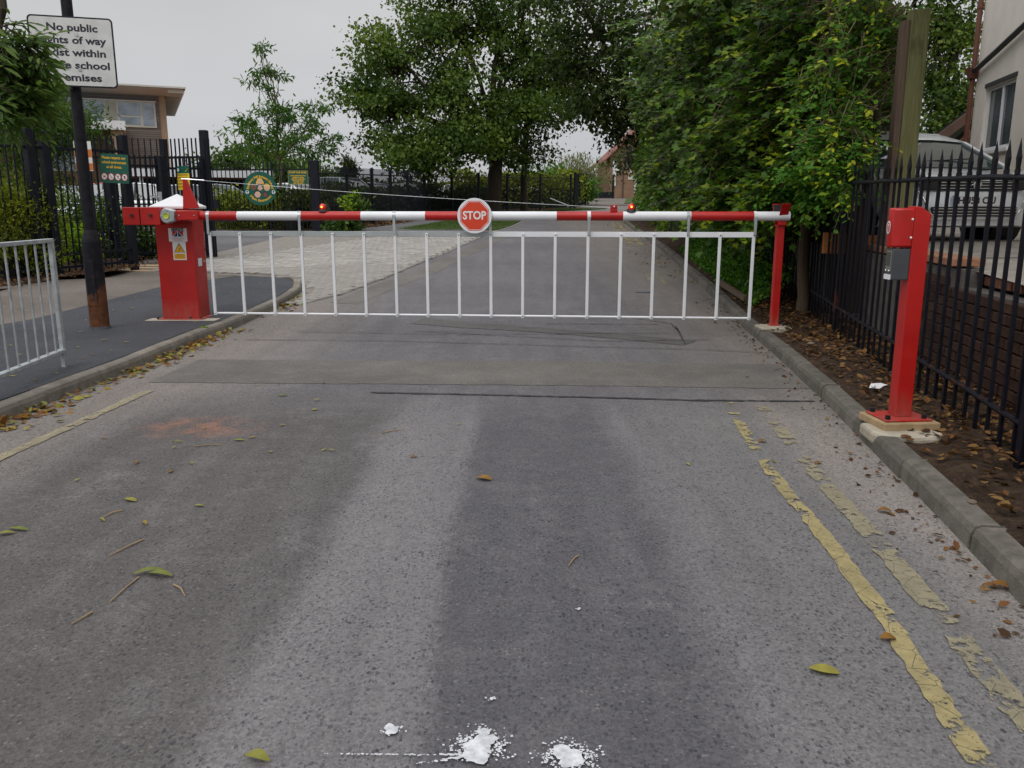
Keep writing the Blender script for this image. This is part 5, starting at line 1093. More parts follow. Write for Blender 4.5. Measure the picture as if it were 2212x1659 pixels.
# local x runs along the wall towards the camera, local y to the right of it (outwards = -y ... into the house = +y)
hs=1 if (Matrix.Rotation(hrz,3,'Z')@Vector((0,1,0))).x>0 else -1
def hb(m,x0,x1,y0,y1,z0,z1): y0,y1=sorted((y0*hs,y1*hs)); return m.box(x0,x1,y0,y1,z0-.9,z1-.9)
wx0,wx1,wz0,wz1=.62,2.15,2.40,3.55
m=MB(); 
for q in ((0,wx0,.7,9.5),(wx1,13,.7,9.5),(wx0,wx1,.7,wz0),(wx0,wx1,wz1,9.5)): hb(m,q[0],q[1],0,.3,q[2],q[3])
hb(m,0,.3,.3,8,.7,9.5); m.build('rendered_wall',RENDER,ho); hb(MB(),.31,12.9,.32,7.9,.7,9.3).build('inner_wall',DKI,ho)
w_=hb(MB(),wx0,wx1,.10,.15,wz0,wz1).build('window',UPVC,ho)
mid=(wx0+wx1)/2
for a_,b_ in ((wx0+.07,mid-.04),(mid+.04,wx1-.07)): hb(MB(),a_,b_,.085,.099,wz0+.07,wz1-.08).build('pane',GLASS,w_)
for a_,b_,c_,d_ in ((wx0,wx0+.06,wz0,wz1),(wx1-.06,wx1,wz0,wz1),(mid-.04,mid+.04,wz0+.06,wz1-.06),(wx0+.06,wx1-.06,wz0,wz0+.06),(wx0+.06,wx1-.06,wz1-.06,wz1)): hb(MB(),a_,b_,.055,.084,c_,d_).build('frame',UPVC,w_,bevel=.004)
hb(MB(),wx0-.05,wx1+.05,-.05,.09,wz0-.07,wz0-.003).build('sill',UPVC,w_,bevel=.006); hb(MB(),wx0-.03,wx1+.03,-.02,.0,wz1+.01,wz1+.08).build('lintel_drip',PLAST,w_)
BRP=M('brown_pipe_paint',(.13,.045,.025),.5,.15,6)
def hp(x,y,z): return (x,y*hs,z-.9)
MB().tube([hp(-.02,-.07,.8),hp(-.02,-.07,9.4)],.048,10).build('downpipe',BRP,ho,smooth=True); MB().add([hp(*p) for p in ((-.14,-.20,4.02),(.12,-.20,4.02),(.12,.02,4.02),(-.14,.02,4.02),(-.08,-.14,3.82),(.06,-.14,3.82),(.06,0,3.82),(-.08,0,3.82))],[(0,1,2,3),(4,7,6,5),(0,4,5,1),(1,5,6,2),(2,6,7,3),(3,7,4,0)]).build('hopper',BRP,ho)
for z in (5.1,2.6): MB().tube([hp(-.02,-.07,z),hp(-.02,-.07,z+.09)],.062,10).build('pipe_collar',BRP,ho)
MB().tube([hp(.0,-.09,3.95),hp(.35,-.09,3.98),hp(1.3,-.09,4.12),hp(3.2,-.09,4.42),hp(5,-.09,5.0)],.05,8).build('waste_pipe',PLAST,ho,smooth=True)
gg=empty('garage',(10.5,21,1.0),'brown boarded lean-to roof behind the parked people carrier','outbuilding')
TBR=M('brown_fascia_paint',(.10,.055,.04),.7,.2,3)
a_,b_=at(1990,322,20.5),at(2120,224,20.5)
m=MB(); v=[a_,b_,b_+Vector((2.5,4,0)),a_+Vector((2.5,4,0))]; v+=[x+Vector((0,0,.12)) for x in v]; m.add(v,[(0,1,2,3),(7,6,5,4),(0,4,5,1),(1,5,6,2),(2,6,7,3),(3,7,4,0)]); part(m,'roof',DARK,gg)
part(MB().beam(a_+Vector((0,-.05,-.06)),b_+Vector((0,-.05,-.06)),.06,.20).beam(a_+Vector((.5,-.02,-.22)),b_+Vector((0,-.02,-.50)),.06,.10),'barge_board',TBR,gg)
m=MB(); m.add([a_+Vector((.4,.1,-.2)),b_+Vector((0,.1,-.3)),Vector((b_.x,b_.y+.1,1.0)),Vector((a_.x+.4,a_.y+.1,1.0))],[(0,1,2,3)]); part(m,'gable_boards',TDARK,gg)
lf=empty('slatted_fence',(8,16.4,1.0),'low dark slatted fence behind the parked people carrier','fence')
pa,pb=at(1975,318,16.5),at(2108,316,16.9)
for k in range(22): q=pa.lerp(pb,k/21); part(MB().box(q.x-.045,q.x+.045,q.y-.01,q.y+.01,1.0,q.z),'slat',TBRN,lf)
part(MB().beam(pa+Vector((0,-.02,-.05)),pb+Vector((0,-.02,-.05)),.03,.05),'rail',TBRN,lf)
a_=at(2119,330,16.6); tag(MB().box(a_.x-.08,a_.x+.08,16.5,16.56,1.0,at(2119,314,16.6).z).build('gate_board',M('orange_brown_stain',(.17,.06,.03),.6,.2,4)),'orange brown board standing at the corner of the cream house','board')

# ================================================================== TREES AND PLANTS
def B(u,v,y,ru,rv,ry,n): p=at(u,v,y); k=y/FD; return (p.x,p.y,p.z,ru*k,ry,rv*k,n)
tree('tree',(-.9,41.5,G(41.5)),[B(845,115,41,85,80,2.5,30),B(785,195,41,55,55,2,18),B(835,225,41,80,45,2.5,22),B(940,60,42,130,90,3.5,46),B(960,190,41,140,80,3.5,50),B(1080,70,42,140,100,3.5,50),B(1180,130,42,95,80,3,36),B(1130,225,41,105,65,3,40),B(990,290,40,110,45,3,34),B(850,310,40,75,30,2,16),B(905,345,39,90,32,2.5,24),B(1085,315,41,85,55,3,34),B(960,-30,42,170,80,4,34),B(1150,-30,42,140,80,4,30),B(1235,190,42,50,50,2,14),B(1060,-190,42,220,90,5,20)],
 108,.42,'quad',.175,LF_OAK,'large dark green oak like tree standing in front of the car park fence','tree',None,.36,2.6,nl=170,shell=.85,tr_top=(-.75,41.5,4.2))
tree('tree',(.62,44,G(44)),[B(1150,325,44,48,40,1.5,16),B(1165,260,44,40,50,1.5,14),B(1140,180,44,50,60,1.5,12)],40,.4,'quad',.17,LF_DARK,'slim trunked tree just right of the large tree','tree',None,.17,3.2,nl=40,shell=.8,tr_top=(.75,44,5.6))
tree('tree',(7.2,35,G(35)),[B(1295,60,35,100,100,2.5,44),B(1230,140,35,65,65,2,22),B(1325,180,34,75,85,2.5,40),B(1270,225,34,55,32,1.5,15),B(1345,275,34,40,42,1.5,18),B(1245,-10,35,100,80,2.5,26),B(1385,90,33,60,110,2,40),B(1352,345,60,24,38,2,20)],60,.42,'quad',.16,LF_DARK,'dark tree overhanging the road above the red brick building','tree',None,.3,3,nl=110,shell=.8,tr_top=(6.5,35,5))
# young tree
yt=at(612,430,29.2); 
tree('young_tree',(yt.x,29.2,G(29)),[B(560,100,29,14,12,.3,4),B(572,150,29,34,10,.5,7),B(545,168,29,22,8,.4,4),B(598,160,29,22,8,.3,3),B(590,195,29,20,12,.3,4),B(605,238,29,42,26,.9,20),B(535,258,29,34,12,.6,8),B(690,232,29,40,11,.6,9),B(545,285,29,62,12,1.,14),B(585,300,29,40,22,.8,10),B(655,262,29,60,10,1.,12),B(660,285,29,50,10,.8,9),B(640,318,29,72,24,1.2,24),B(700,325,29,26,18,.6,7),B(545,330,29,40,18,.8,12),B(715,298,29,18,6,.4,4)],
 26,.13,'lance',.17,LF_YOUNG,'young slender tree with loose drooping leaves behind the vehicle gates','tree',None,.055,1.2,bark=BARKL,nl=90,shell=.8,tr_top=at(600,330,29.1),twig=.01)
o=[c for c in COL.objects if c.name.startswith('young_tree')][0]; part(MB().tube([at(600,330,29.1),at(597,240,29),at(590,180,29),at(562,88,29)],[.04,.03,.02,.008],6),'leader',BARKL,o,smooth=True)
# left trees and shrubs behind the fence
tree('tree',(-13.5,18.5,G(18)),[B(20,240,18,80,60,1.5,34),B(110,245,17.5,50,35,1.2,22),B(165,262,17.5,26,22,.8,9),B(50,320,17,75,45,1.5,32),B(135,300,17,48,22,1,14),B(-60,200,18,90,90,2,22),B(60,395,17,70,30,1.3,20),B(20,170,18,60,40,1.3,14)],100,.24,'lance',.095,LF_BUSH,'leafy green tree behind the steel fence on the far left, hiding part of the school','tree',None,.14,1.6,nl=60,shell=.8,tr_top=(-12.3,18.2,2.4))
def shrub(name,blobs,per,sig,shape,size,mat,label,cat='shrub',base=None,r=.02,n=16,droop=.1,shell=.8,stem=BARK,group=None):
    b0=base or (blobs[0][0],blobs[0][1],G(blobs[0][1])); root=empty(name,b0,label,cat,group)
    P,T,C,O=clumps(blobs,per,sig,shell); P[:,2]=np.maximum(P[:,2],b0[2]+.03); leaves('foliage',P,shape,size,mat,root,droop,tint=T,out=O*.4); m=MB(); Cl=list(C); random.shuffle(Cl)
    for c in Cl[:n]: limb(m,Vector(b0)+Vector((random.uniform(-.15,.15),random.uniform(-.1,.1),0)),Vector(c),r,r*.4,4,.08,5)
    part(m,'stems',stem,root,smooth=True); return root
shrub('shrub',[B(25,450,13.2,70,65,.4,60),B(85,510,13.7,42,55,.3,30),B(-40,480,12.6,70,90,.5,24),B(40,550,13.2,80,40,.4,30)],120,.14,'lance',.06,LF_HEDGE,'wispy olive green bush behind the fence at the left edge',droop=-.6,n=60)
shrub('shrub',[B(160,535,14.9,26,32,.25,9),B(185,520,14.9,22,26,.2,6)],18,.13,'oval',.115,LF_BRIGHT,'low shrub with large bright lime leaves behind the fence left of the lamp post',droop=.3)
shrub('shrub',[B(140,470,15.6,50,45,.5,24),B(220,490,16.0,50,55,.5,28),B(300,530,16.8,50,40,.5,22),B(240,560,16.2,70,20,.5,14)],90,.16,'oval',.06,LF_BUSH,'dark green shrubs mixed with pale stems behind the lamp post and gates',n=40)
shrub('shrub',[B(215,600,14.1,18,10,.15,4)],30,.07,'oval',.09,LF_BUSH,'small broad leaved weed at the foot of the fence by the lamp post','plant')
shrub('hedge',[B(500,450,28.2,55,34,.6,40),B(590,452,28.2,70,32,.6,50),B(660,452,28.2,40,32,.6,30),B(580,485,28.0,110,14,.5,30)],60,.24,'oval',.12,LF_HEDGE,'yellow green hedge behind the vehicle gates','hedge',n=60)
def hedgeline(name,label,pts,h0,h1,n,shape,size,mat,wid=.5,kind=None):
    root=empty(name,(pts[0][0],pts[0][1],G(pts[0][1])),label,'hedge'); Q=[]
    for _ in range(n):
        t=random.random()*(len(pts)-1); i=min(int(t),len(pts)-2); f=t-i; x=pts[i][0]*(1-f)+pts[i+1][0]*f; y=pts[i][1]*(1-f)+pts[i+1][1]*f
        hh=h0+(h1-h0)*(.55+.45*math.sin(x*1.7+y*.9)*math.sin(y*.53+1)); z=hh*random.random()**.6; Q.append((x+random.gauss(0,wid*.5),y+random.gauss(0,wid*.5),G(y)+z))
    leaves('foliage',np.array(Q),shape,size,mat,root,.1); m=MB()
    for a_,b_ in zip(pts,pts[1:]): m.beam((a_[0],a_[1],G(a_[1])+h0*.35),(b_[0],b_[1],G(b_[1])+h0*.35),wid*.6,h0*.7)
    part(m,'inner_twigs',M('hedge_interior',(.012,.016,.007),.95,.3,4),root); return root
hedgeline('hedge','low dark hedge along the car park side of the close barred fence',[(x-1.0,y+.3) for x,y in FN[:9]],1.0,1.55,13000,'quad',.13,LF_DARK,.6)
hedgeline('hedge','bright yellow green hedge behind the fence between the tree trunks',[(-3.5,49),(-.5,50.5),(2.2,52.5),(4.3,56)],1.6,2.4,9000,'quad',.17,LF_HEDGE,.8)
shrub('shrub',[B(770,450,26.9,22,22,.3,8),B(745,482,26.6,34,14,.35,12)],40,.17,'oval',.13,LF_BUSH,'green shrub growing through the foot of the fence beside the gate post',n=10)
shrub('shrub',[B(755,440,26.5,12,26,.2,6)],22,.12,'oval',.11,LF_BRIGHT,'yellow leaved sapling against the first bay of the close barred fence',n=6)
# background trees
tree('tree',(at(510,400,70).x,70,1.9),[B(505,345,70,42,26,3,24),B(560,335,72,45,22,3,20),B(470,370,70,30,25,3,14)],50,.7,'quad',.3,LF_OAK,'rounded olive tree far behind the gates, left of the young tree','tree',None,.3,2,nl=20,shell=.8)
tree('tree',(at(680,400,62).x,62,1.7),[B(650,370,62,60,24,3,26),B(600,375,62,50,30,3,26),B(710,385,62,40,14,3,12)],50,.6,'quad',.28,LF_BUSH,'green trees massed behind the young tree','tree',None,.25,2,nl=20,shell=.8)
tree('conifer',(at(757,430,45).x,45,1.1),[B(752,345,45,6,10,.3,4),B(755,365,45,14,12,.5,10),B(760,390,45,22,14,.7,18),B(765,415,45,30,14,.9,22)],50,.18,'lance',.22,LF_DARK,'small dark conifer right of the vehicle gate post','tree',None,.08,1.0,nl=20,shell=.8)
tree('tree',(at(880,430,75).x,75,2.0),[B(850,425,75,40,16,2,14),B(905,410,75,34,20,2,14),B(800,430,75,40,12,2,10)],50,.5,'quad',.26,LF_DARK,'dark shrubs far behind the parked cars','tree',None,.12,1,nl=12,shell=.8)
tree('tree',(at(1190,430,70).x,70,1.9),[B(1165,395,70,60,20,2.5,26),B(1215,400,70,40,18,2,18),B(1110,400,70,50,20,2.5,20),B(1195,375,72,30,14,2,8)],50,.5,'quad',.26,LF_YOUNG,'light green trees beyond the end of the car park fence','tree',None,.2,1.5,nl=16,shell=.8)
tree('tree',(at(1258,430,76).x,76,2.1),[B(1255,375,76,48,34,2.5,44),B(1240,400,76,50,24,2.5,20),B(1285,395,76,24,22,2,12)],34,.5,'lance',.3,LF_PALE,'pale silvery olive tree before the far brick building','tree',None,.2,1.2,nl=120,shell=.8,droop=-1.2)
tree('shrub',(at(1270,430,60).x,60,1.65),[B(1268,410,60,9,26,.8,16)],60,.35,'quad',.2,LF_YOUNG,'bright green shrub at the end of the dark fence return','shrub',None,.05,.6,nl=8,shell=.9)
tree('sapling',(at(1130,400,55).x,55,1.4),[B(1150,320,55,22,30,.8,5),B(1130,345,55,28,16,.8,6),B(1195,325,55,10,20,.6,3)],12,.3,'lance',.2,LF_PALE,'thin straggly sapling seen against the sky right of the slim trunk','tree',None,.05,1.8,nl=14,shell=.9)
hedgeline('hedge','distant tree line closing the car park behind the school cars',[(-75,96),(-40,92),(-20,96),(0,100)],.8,2.4,8000,'quad',.5,LF_DARK,2.5)
hedgeline('hedge','distant tree line on the right beyond the lawn',[(16,110),(40,105),(90,100)],4,9,5000,'quad',.8,LF_DARK,3)
tree('tree',(12.5,27,1.5),[B(2010,60,26,60,80,1.5,26),B(2075,80,26,45,90,1.5,24),B(2020,190,26,55,60,1.5,26),B(2080,230,25,45,50,1.5,22),B(2040,280,25,60,30,1.5,20),B(2050,-20,26,80,40,1.5,16)],70,.33,'quad',.13,LF_OAK,'dark tree seen between the tall timber post and the cream house','tree',None,.2,2,nl=80,shell=.85,tr_top=at(2050,260,26))
# poles far off
for u,y,t_,l_ in ((1177,70,290,'thin grey lamp column beyond the trees'),(1146,74,318,'shorter thin pole beside the lamp column beyond the trees')):
    a_=at(u,t_,y); tag(MB().tube([(a_.x,y,G(y)),(a_.x,y,a_.z)],[.07,.05],6).build('street_lamp',GALV),l_,'lamp post')
# clipped hedge on the right
hr=empty('hedge',(4.6,20,.5),'tall clipped evergreen hedge face along the right side of the road','hedge')
def hx(y): return ip(KR,y)+.55
HTOP=lambda y: float(np.interp(y,[13,20,36],[4.2,5.6,6.6]))
Q=[];O=[];T=[]
for _ in range(30000):
    y=13+23*random.random()**1.15; z=random.random()*HTOP(y); bul=.16*math.sin(y*2.1+z*1.3)+.12*math.sin(z*2.9-y*.7)+.08*math.sin(y*5.3+z*4)
    Q.append((hx(y)+(.25 if z<.5 else .0)-bul+abs(random.gauss(0,.10)),y,G(y)+.1+z)); O.append((-1.0,-.5,.1)); T.append(.45+.3*math.sin(y*1.1+z*.8)+random.gauss(0,.2))
for _ in range(3000): y=36.1+random.gauss(0,.08); z=random.random()*6.5; Q.append((hx(36)+random.uniform(0,2.5),y,G(y)+z)); O.append((0,1,0)); T.append(.4)
leaves('foliage',np.array(Q),'oval',.085,LF_CON,hr,.25,tint=np.array(T),out=np.array(O)*.6)
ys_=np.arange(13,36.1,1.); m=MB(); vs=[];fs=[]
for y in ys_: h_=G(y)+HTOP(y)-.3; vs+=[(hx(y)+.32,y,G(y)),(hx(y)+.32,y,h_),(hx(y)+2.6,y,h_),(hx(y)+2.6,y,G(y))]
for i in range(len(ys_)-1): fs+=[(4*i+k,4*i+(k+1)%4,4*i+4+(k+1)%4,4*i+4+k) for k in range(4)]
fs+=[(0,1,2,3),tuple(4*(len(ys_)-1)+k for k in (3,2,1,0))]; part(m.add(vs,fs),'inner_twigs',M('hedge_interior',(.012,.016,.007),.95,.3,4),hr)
# broad leaved mass over the railing
def leaf_objs(name,P,A,Nn,S,shape,mat,parent,kk=6):
    ms=[leaf_mesh(name,np.zeros((1,3)),np.array([[0,1.,0]]),np.array([[0,0,1.]]),np.ones(1),shape,mat,np.array([(i+.5)/kk])) for i in range(kk)]
    A=unit(A); Bx=unit(np.cross(A,Nn)); Cx=np.cross(Bx,A); l=np.array(parent.location)
    for i in range(len(P)):
        o=bpy.data.objects.new(name,ms[random.randrange(kk)]); COL.objects.link(o); o.parent=parent; s=S[i]
        o.matrix_local=Matrix(((Bx[i][0]*s,A[i][0]*s,Cx[i][0]*s,P[i][0]-l[0]),(Bx[i][1]*s,A[i][1]*s,Cx[i][1]*s,P[i][1]-l[1]),(Bx[i][2]*s,A[i][2]*s,Cx[i][2]*s,P[i][2]-l[2]),(0,0,0,1)))
def spray(blobs,sprays,per,ln,shape,size,mat,parent,nobj,dirn=(-.8,-.5,-.35),spread=.5,tintv=None,nm='foliage',twm=None,front=None):
    P=[];A=[];Nn=[];S=[];T=[]; tw=MB()
    wsum=sum(b[6] for b in blobs)
    for b in blobs:
        for _ in range(max(1,int(sprays*b[6]/wsum))):
            d=rng.normal(size=3); d/=np.linalg.norm(d); r=rng.uniform(.35,1)
            c=np.array(b[:3])+d*r*np.array(b[3:6]); D=np.array(dirn)+rng.normal(size=3)*spread; D/=np.linalg.norm(D); L_=ln*rng.uniform(.6,1.3); t0=np.clip(rng.normal(.42,.2),0,1)
            side=np.cross(D,[0,0,1]); side/=np.linalg.norm(side)+1e-6
            e_=c+D*L_+np.array([0,0,-.12*L_])
            if not (2.2<min(c[0],e_[0])<3.1 and min(c[1],e_[1])<9.3 and min(c[2],e_[2])<1.75): tw.tube([tuple(c-D*L_*.5),tuple(c),tuple(e_)],[.007,.005,.002],4,False)
            for k in range(per):
                t=(k+1)/per; s=1 if k%2 else -1
                p=c+D*L_*t+np.array([0,0,-.12*L_*t*t])+rng.normal(size=3)*.012; a=D*.55+side*s*.8+np.array([0,0,-.25])+rng.normal(size=3)*.22
                n=np.array([-.15,-.35,1.])+rng.normal(size=3)*.3; P.append(p);A.append(a);Nn.append(n);S.append(size*rng.uniform(.65,1.2));T.append(np.clip(t0+rng.normal(0,.13)+(.15*t),0,1))
    P,A,Nn,S,T=map(np.array,(P,A,Nn,S,T)); kp_=~((P[:,0]<3.02)&(P[:,0]>2.3)&(P[:,1]<9.2)&(P[:,2]<1.6)); P,A,Nn,S,T=P[kp_],A[kp_],Nn[kp_],S[kp_],T[kp_]
    o_=np.argsort(P[:,1]+ (0 if front is None else front(P)))
    i1=o_[:nobj]; i2=o_[nobj:]
    leaf_objs('leaf',P[i1],A[i1],Nn[i1],S[i1],shape,mat,parent)
    l=np.array(parent.location); o=link(nm,leaf_mesh(nm,P[i2]-l,A[i2],Nn[i2],S[i2],shape,mat,T[i2]),parent); o['kind']='stuff'
    part(tw,'twigs',twm or BARKL,parent)
mpl=empty('maple_tree',(3.35,9.7,.1),'leafy maple spilling over the railing and the right side of the road','tree')
MB_=[B(1700,200,10.2,130,120,.7,24),B(1750,60,10.2,150,90,.8,24),B(1880,50,9.6,90,80,.6,14),B(1620,300,11.2,120,100,.8,24),B(1560,150,12.5,120,120,.9,24),B(1640,30,12,150,90,1,22),B(1500,250,14.5,90,110,1,20),B(1475,80,15.5,95,100,1,20),B(1440,380,17,50,80,.8,12),B(1560,400,12.5,100,60,.7,16),B(1650,420,10.8,80,45,.5,12),B(1760,330,9.7,90,80,.6,14),B(1830,200,9.4,80,110,.6,16),B(1420,200,19,60,120,1,12),B(1700,-60,11,260,60,1,14),B(1700,410,9.6,80,40,.4,12),B(1610,430,10.6,70,40,.4,10)]
spray(MB_,1750,9,.55,'maple',.105,LF_MAPLE,mpl,260)
MB_+=[(3.9,6.4,5.2,1.2,1.6,.8,14),(4.0,4.2,5.4,1.2,1.6,.8,12),(3.6,8.6,4.8,1,1.2,.5,10)]
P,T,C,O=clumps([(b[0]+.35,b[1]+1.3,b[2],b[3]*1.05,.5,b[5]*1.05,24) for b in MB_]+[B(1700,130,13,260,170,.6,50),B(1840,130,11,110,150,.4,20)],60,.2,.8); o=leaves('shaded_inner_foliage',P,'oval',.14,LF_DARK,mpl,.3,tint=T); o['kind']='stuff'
P,T,C,O=clumps([(3.9,6.4,5.3,1.3,1.8,.7,50),(4.1,3.8,5.5,1.3,1.8,.7,45),(4.2,9,5.6,1.6,2,.8,30)],60,.3,.8); o=leaves('upper_crown',P,'maple',.16,LF_MAPLE,mpl,.3,tint=T); o['kind']='stuff'
m=MB(); tp0=Vector((3.42,9.75,.1)); limb(m,tp0,(3.42,9.85,1.3),.075,.06,5,.05,10); 
m2=MB(); 
for b in MB_[:12]: limb(m2,(3.5,10.1,1.5),b[:3],.035,.012,6,.1,6)
part(m,'trunk',STUMP,mpl,smooth=True); part(m2,'branches',BARKL,mpl,smooth=True)
# visible forked stem near the top right
m=MB(); f=lambda u,v,y=8.95: at(u,v,y); m.tube([f(1812,200),f(1800,160),f(1793,135)],[.035,.03,.03],8); m.tube([f(1793,135),f(1785,105),f(1780,70)],[.028,.022,.015],8); m.tube([f(1793,135),f(1806,100),f(1795,60),f(1790,10),f(1795,-30)],[.024,.022,.02,.018,.014],8); m.tube([f(1780,108),f(1765,98),f(1745,88)],[.012,.01,.006],6)
part(m,'forked_limb',STUMP,mpl,smooth=True)
cl=empty('climber',(3.3,8.3,.1),'bright green climber with small oval leaves sprawling over the railing beside the tall timber post','plant')
CB=[B(1800,290,8.5,80,60,.3,20),B(1760,370,8.8,70,45,.3,14),B(1850,240,8.6,60,50,.3,12),B(1830,140,8.7,70,60,.3,10),B(1850,320,8.3,40,40,.25,12),B(1900,60,8.9,55,70,.3,10),B(1700,400,9.2,60,40,.3,8),B(1905,170,8.8,40,60,.25,8),B(1870,20,8.9,70,50,.3,8),B(1740,190,9.1,40,50,.25,6),B(1760,405,8.9,55,35,.2,12),B(1690,430,9.4,60,30,.25,10),B(1830,385,8.35,35,40,.2,9)]
spray(CB,560,12,.36,'oval',.064,LF_CLIMB,cl,280,(-.5,-.5,-.5),.6)
iv=empty('ivy',(3.4,12,.1),'green ivy creeping over the bank at the foot of the clipped hedge','plant')
Q=[]
for _ in range(5200):
    y=10.3+7.5*random.random(); x=ip(KR,y)+KB+.12+abs(random.gauss(0,.38)); Q.append((x,y,G(y)+.1+max(0,(x-ip(KR,y)-.3))*.75*random.uniform(.6,1.1)+.06*random.random()))
leaves('foliage',np.array(Q),'oval',.06,LF_CLIMB,iv,.1,up=1.,tint=rng.uniform(0,.72,5200))
# cherry branch over the sign
ch_=empty('cherry_tree',(-5.9,7.2,.1),'overhanging branch of long drooping leaves in front of the white sign, top left','tree')
CH=[B(5,110,7.3,50,50,.3,14),B(25,150,7.3,40,50,.3,14),B(58,105,7.4,28,30,.25,7),B(35,215,7.3,40,35,.3,10),B(5,220,7.3,45,45,.3,12),B(55,178,7.5,18,24,.2,4),B(10,70,7.3,40,30,.3,6),B(-60,180,7.3,60,100,.4,12)]
spray(CH,150,11,.28,'lance',.13,LF_CHERRY,ch_,240,(.75,-.1,-.5),.5,twm=BARK)
m=MB(); m.tube([at(-60,330,7.4),at(-40,180,7.4),at(-5,60,7.4),at(8,20,7.4),at(0,-40,7.4)],[.05,.045,.035,.03,.03],8); part(m,'branches',BARK,ch_,smooth=True)
part(MB().tube([(-5.9,7.2,0),(-5.6,7.3,.9),at(-60,330,7.4)],[.09,.08,.05],8),'trunk',BARK,ch_,smooth=True)

# ================================================================== LEAF LITTER
def litter(name,label,n,fn,size,mat=LF_MULCH,shape='oval',lift=.012,cat='leaf litter'):
    Q=[fn() for _ in range(n)]; Q=[q for q in Q if q]; P=np.array(Q); A=rng.normal(size=(len(P),3)); A[:,2]*=.25; Nn=rng.normal(size=(len(P),3))*.35; Nn[:,2]+=1
    o=link(name,leaf_mesh(name,P,A,Nn,size*rng.uniform(.5,1.4,len(P)),shape,mat,rng.uniform(0,1,len(P)))); tag(o,label,cat,kind='stuff'); return o
def vg():
    y=-1.0+12.5*random.random()**.8; t=random.random(); x=ip(KR,y)+KB+.04+1.0*t**(.8); 
    if abs(x-kx)<.15 and abs(y-ky)<.17: return None
    return (x,y,G(y)+.10+.07*min(1,t*1.6)*.75+random.uniform(0,.02))
litter('leaf_litter','brown dead leaves covering the soil strip between right kerb and railing',5200,vg,.052)
def gutR(): y=1.5+10*random.random(); return (ip(KR,y)-abs(random.gauss(0,.10))-.012,y,G(y)+.006+random.random()*.006)
litter('gutter_leaves','scattered brown leaves lying in the right hand gutter',300,gutR,.034)
def gutL():
    y=random.choice((random.gauss(5.1,.35),random.gauss(6.5,.7),random.gauss(7.6,.5),random.gauss(8.5,.4),random.gauss(11.3,.35))); 
    if not(4<y<12.2): return None
    d=abs(random.gauss(0,.10)); return (ip(KL,y)+d+.012,y,G(y)+.006+max(0,.03-d*.2)*random.random())
litter('gutter_leaves','yellow and orange leaves drifted against the left kerb',620,gutL,.058,LF_FALL)
def bedL(): y=11+5*random.random(); x=-7.1+ (y-13)*.35-abs(random.gauss(0,.5))+random.uniform(0,.5); return (x,y,G(y)+.13)
litter('leaf_litter','dry leaves along the foot of the black fence on the left',900,bedL,.05)
def bedF(): t=random.random(); y=26.8+22*t; return (ip(FN,y)+random.uniform(-1.5,1.1),y,G(y)+.04)
litter('leaf_litter','reddish brown leaves in the bed along the car park fence',2600,bedF,.11)
def farp(): y=13+30*random.random(); return (ip(KR,y)-abs(random.gauss(0,.35)),y,G(y)+.012)
litter('gutter_leaves','scattered leaves beside the right kerb beyond the barrier',420,farp,.05,LF_FALL)
Q=[]
for _ in range(26000): y=27.3+22*random.random(); a_,b_=ip(FN,y)+2.25,ip(EL,y)-.16; Q.append((a_+(b_-a_)*random.random(),y,G(y)+.03))
o=link('grass',leaf_mesh('grass',np.array(Q),rng.normal(size=(len(Q),3))*.4+np.array([0,0,1]),rng.normal(size=(len(Q),3)),rng.uniform(.05,.11,len(Q)),'blade',LF_GRASS,rng.uniform(0,1,len(Q)))); tag(o,'short grass on the verge between path and road','grass',kind='stuff')
p=gp(438,728); shrub('weed',[(p.x,p.y+.02,p.z+.07,.03,.03,.06,5),(p.x+.05,p.y,p.z+.03,.03,.03,.03,3)],9,.02,'oval',.035,LF_BRIGHT,'small green weed growing against the left kerb below the barrier cabinet','plant',base=(p.x,p.y,p.z),r=.003,n=4)
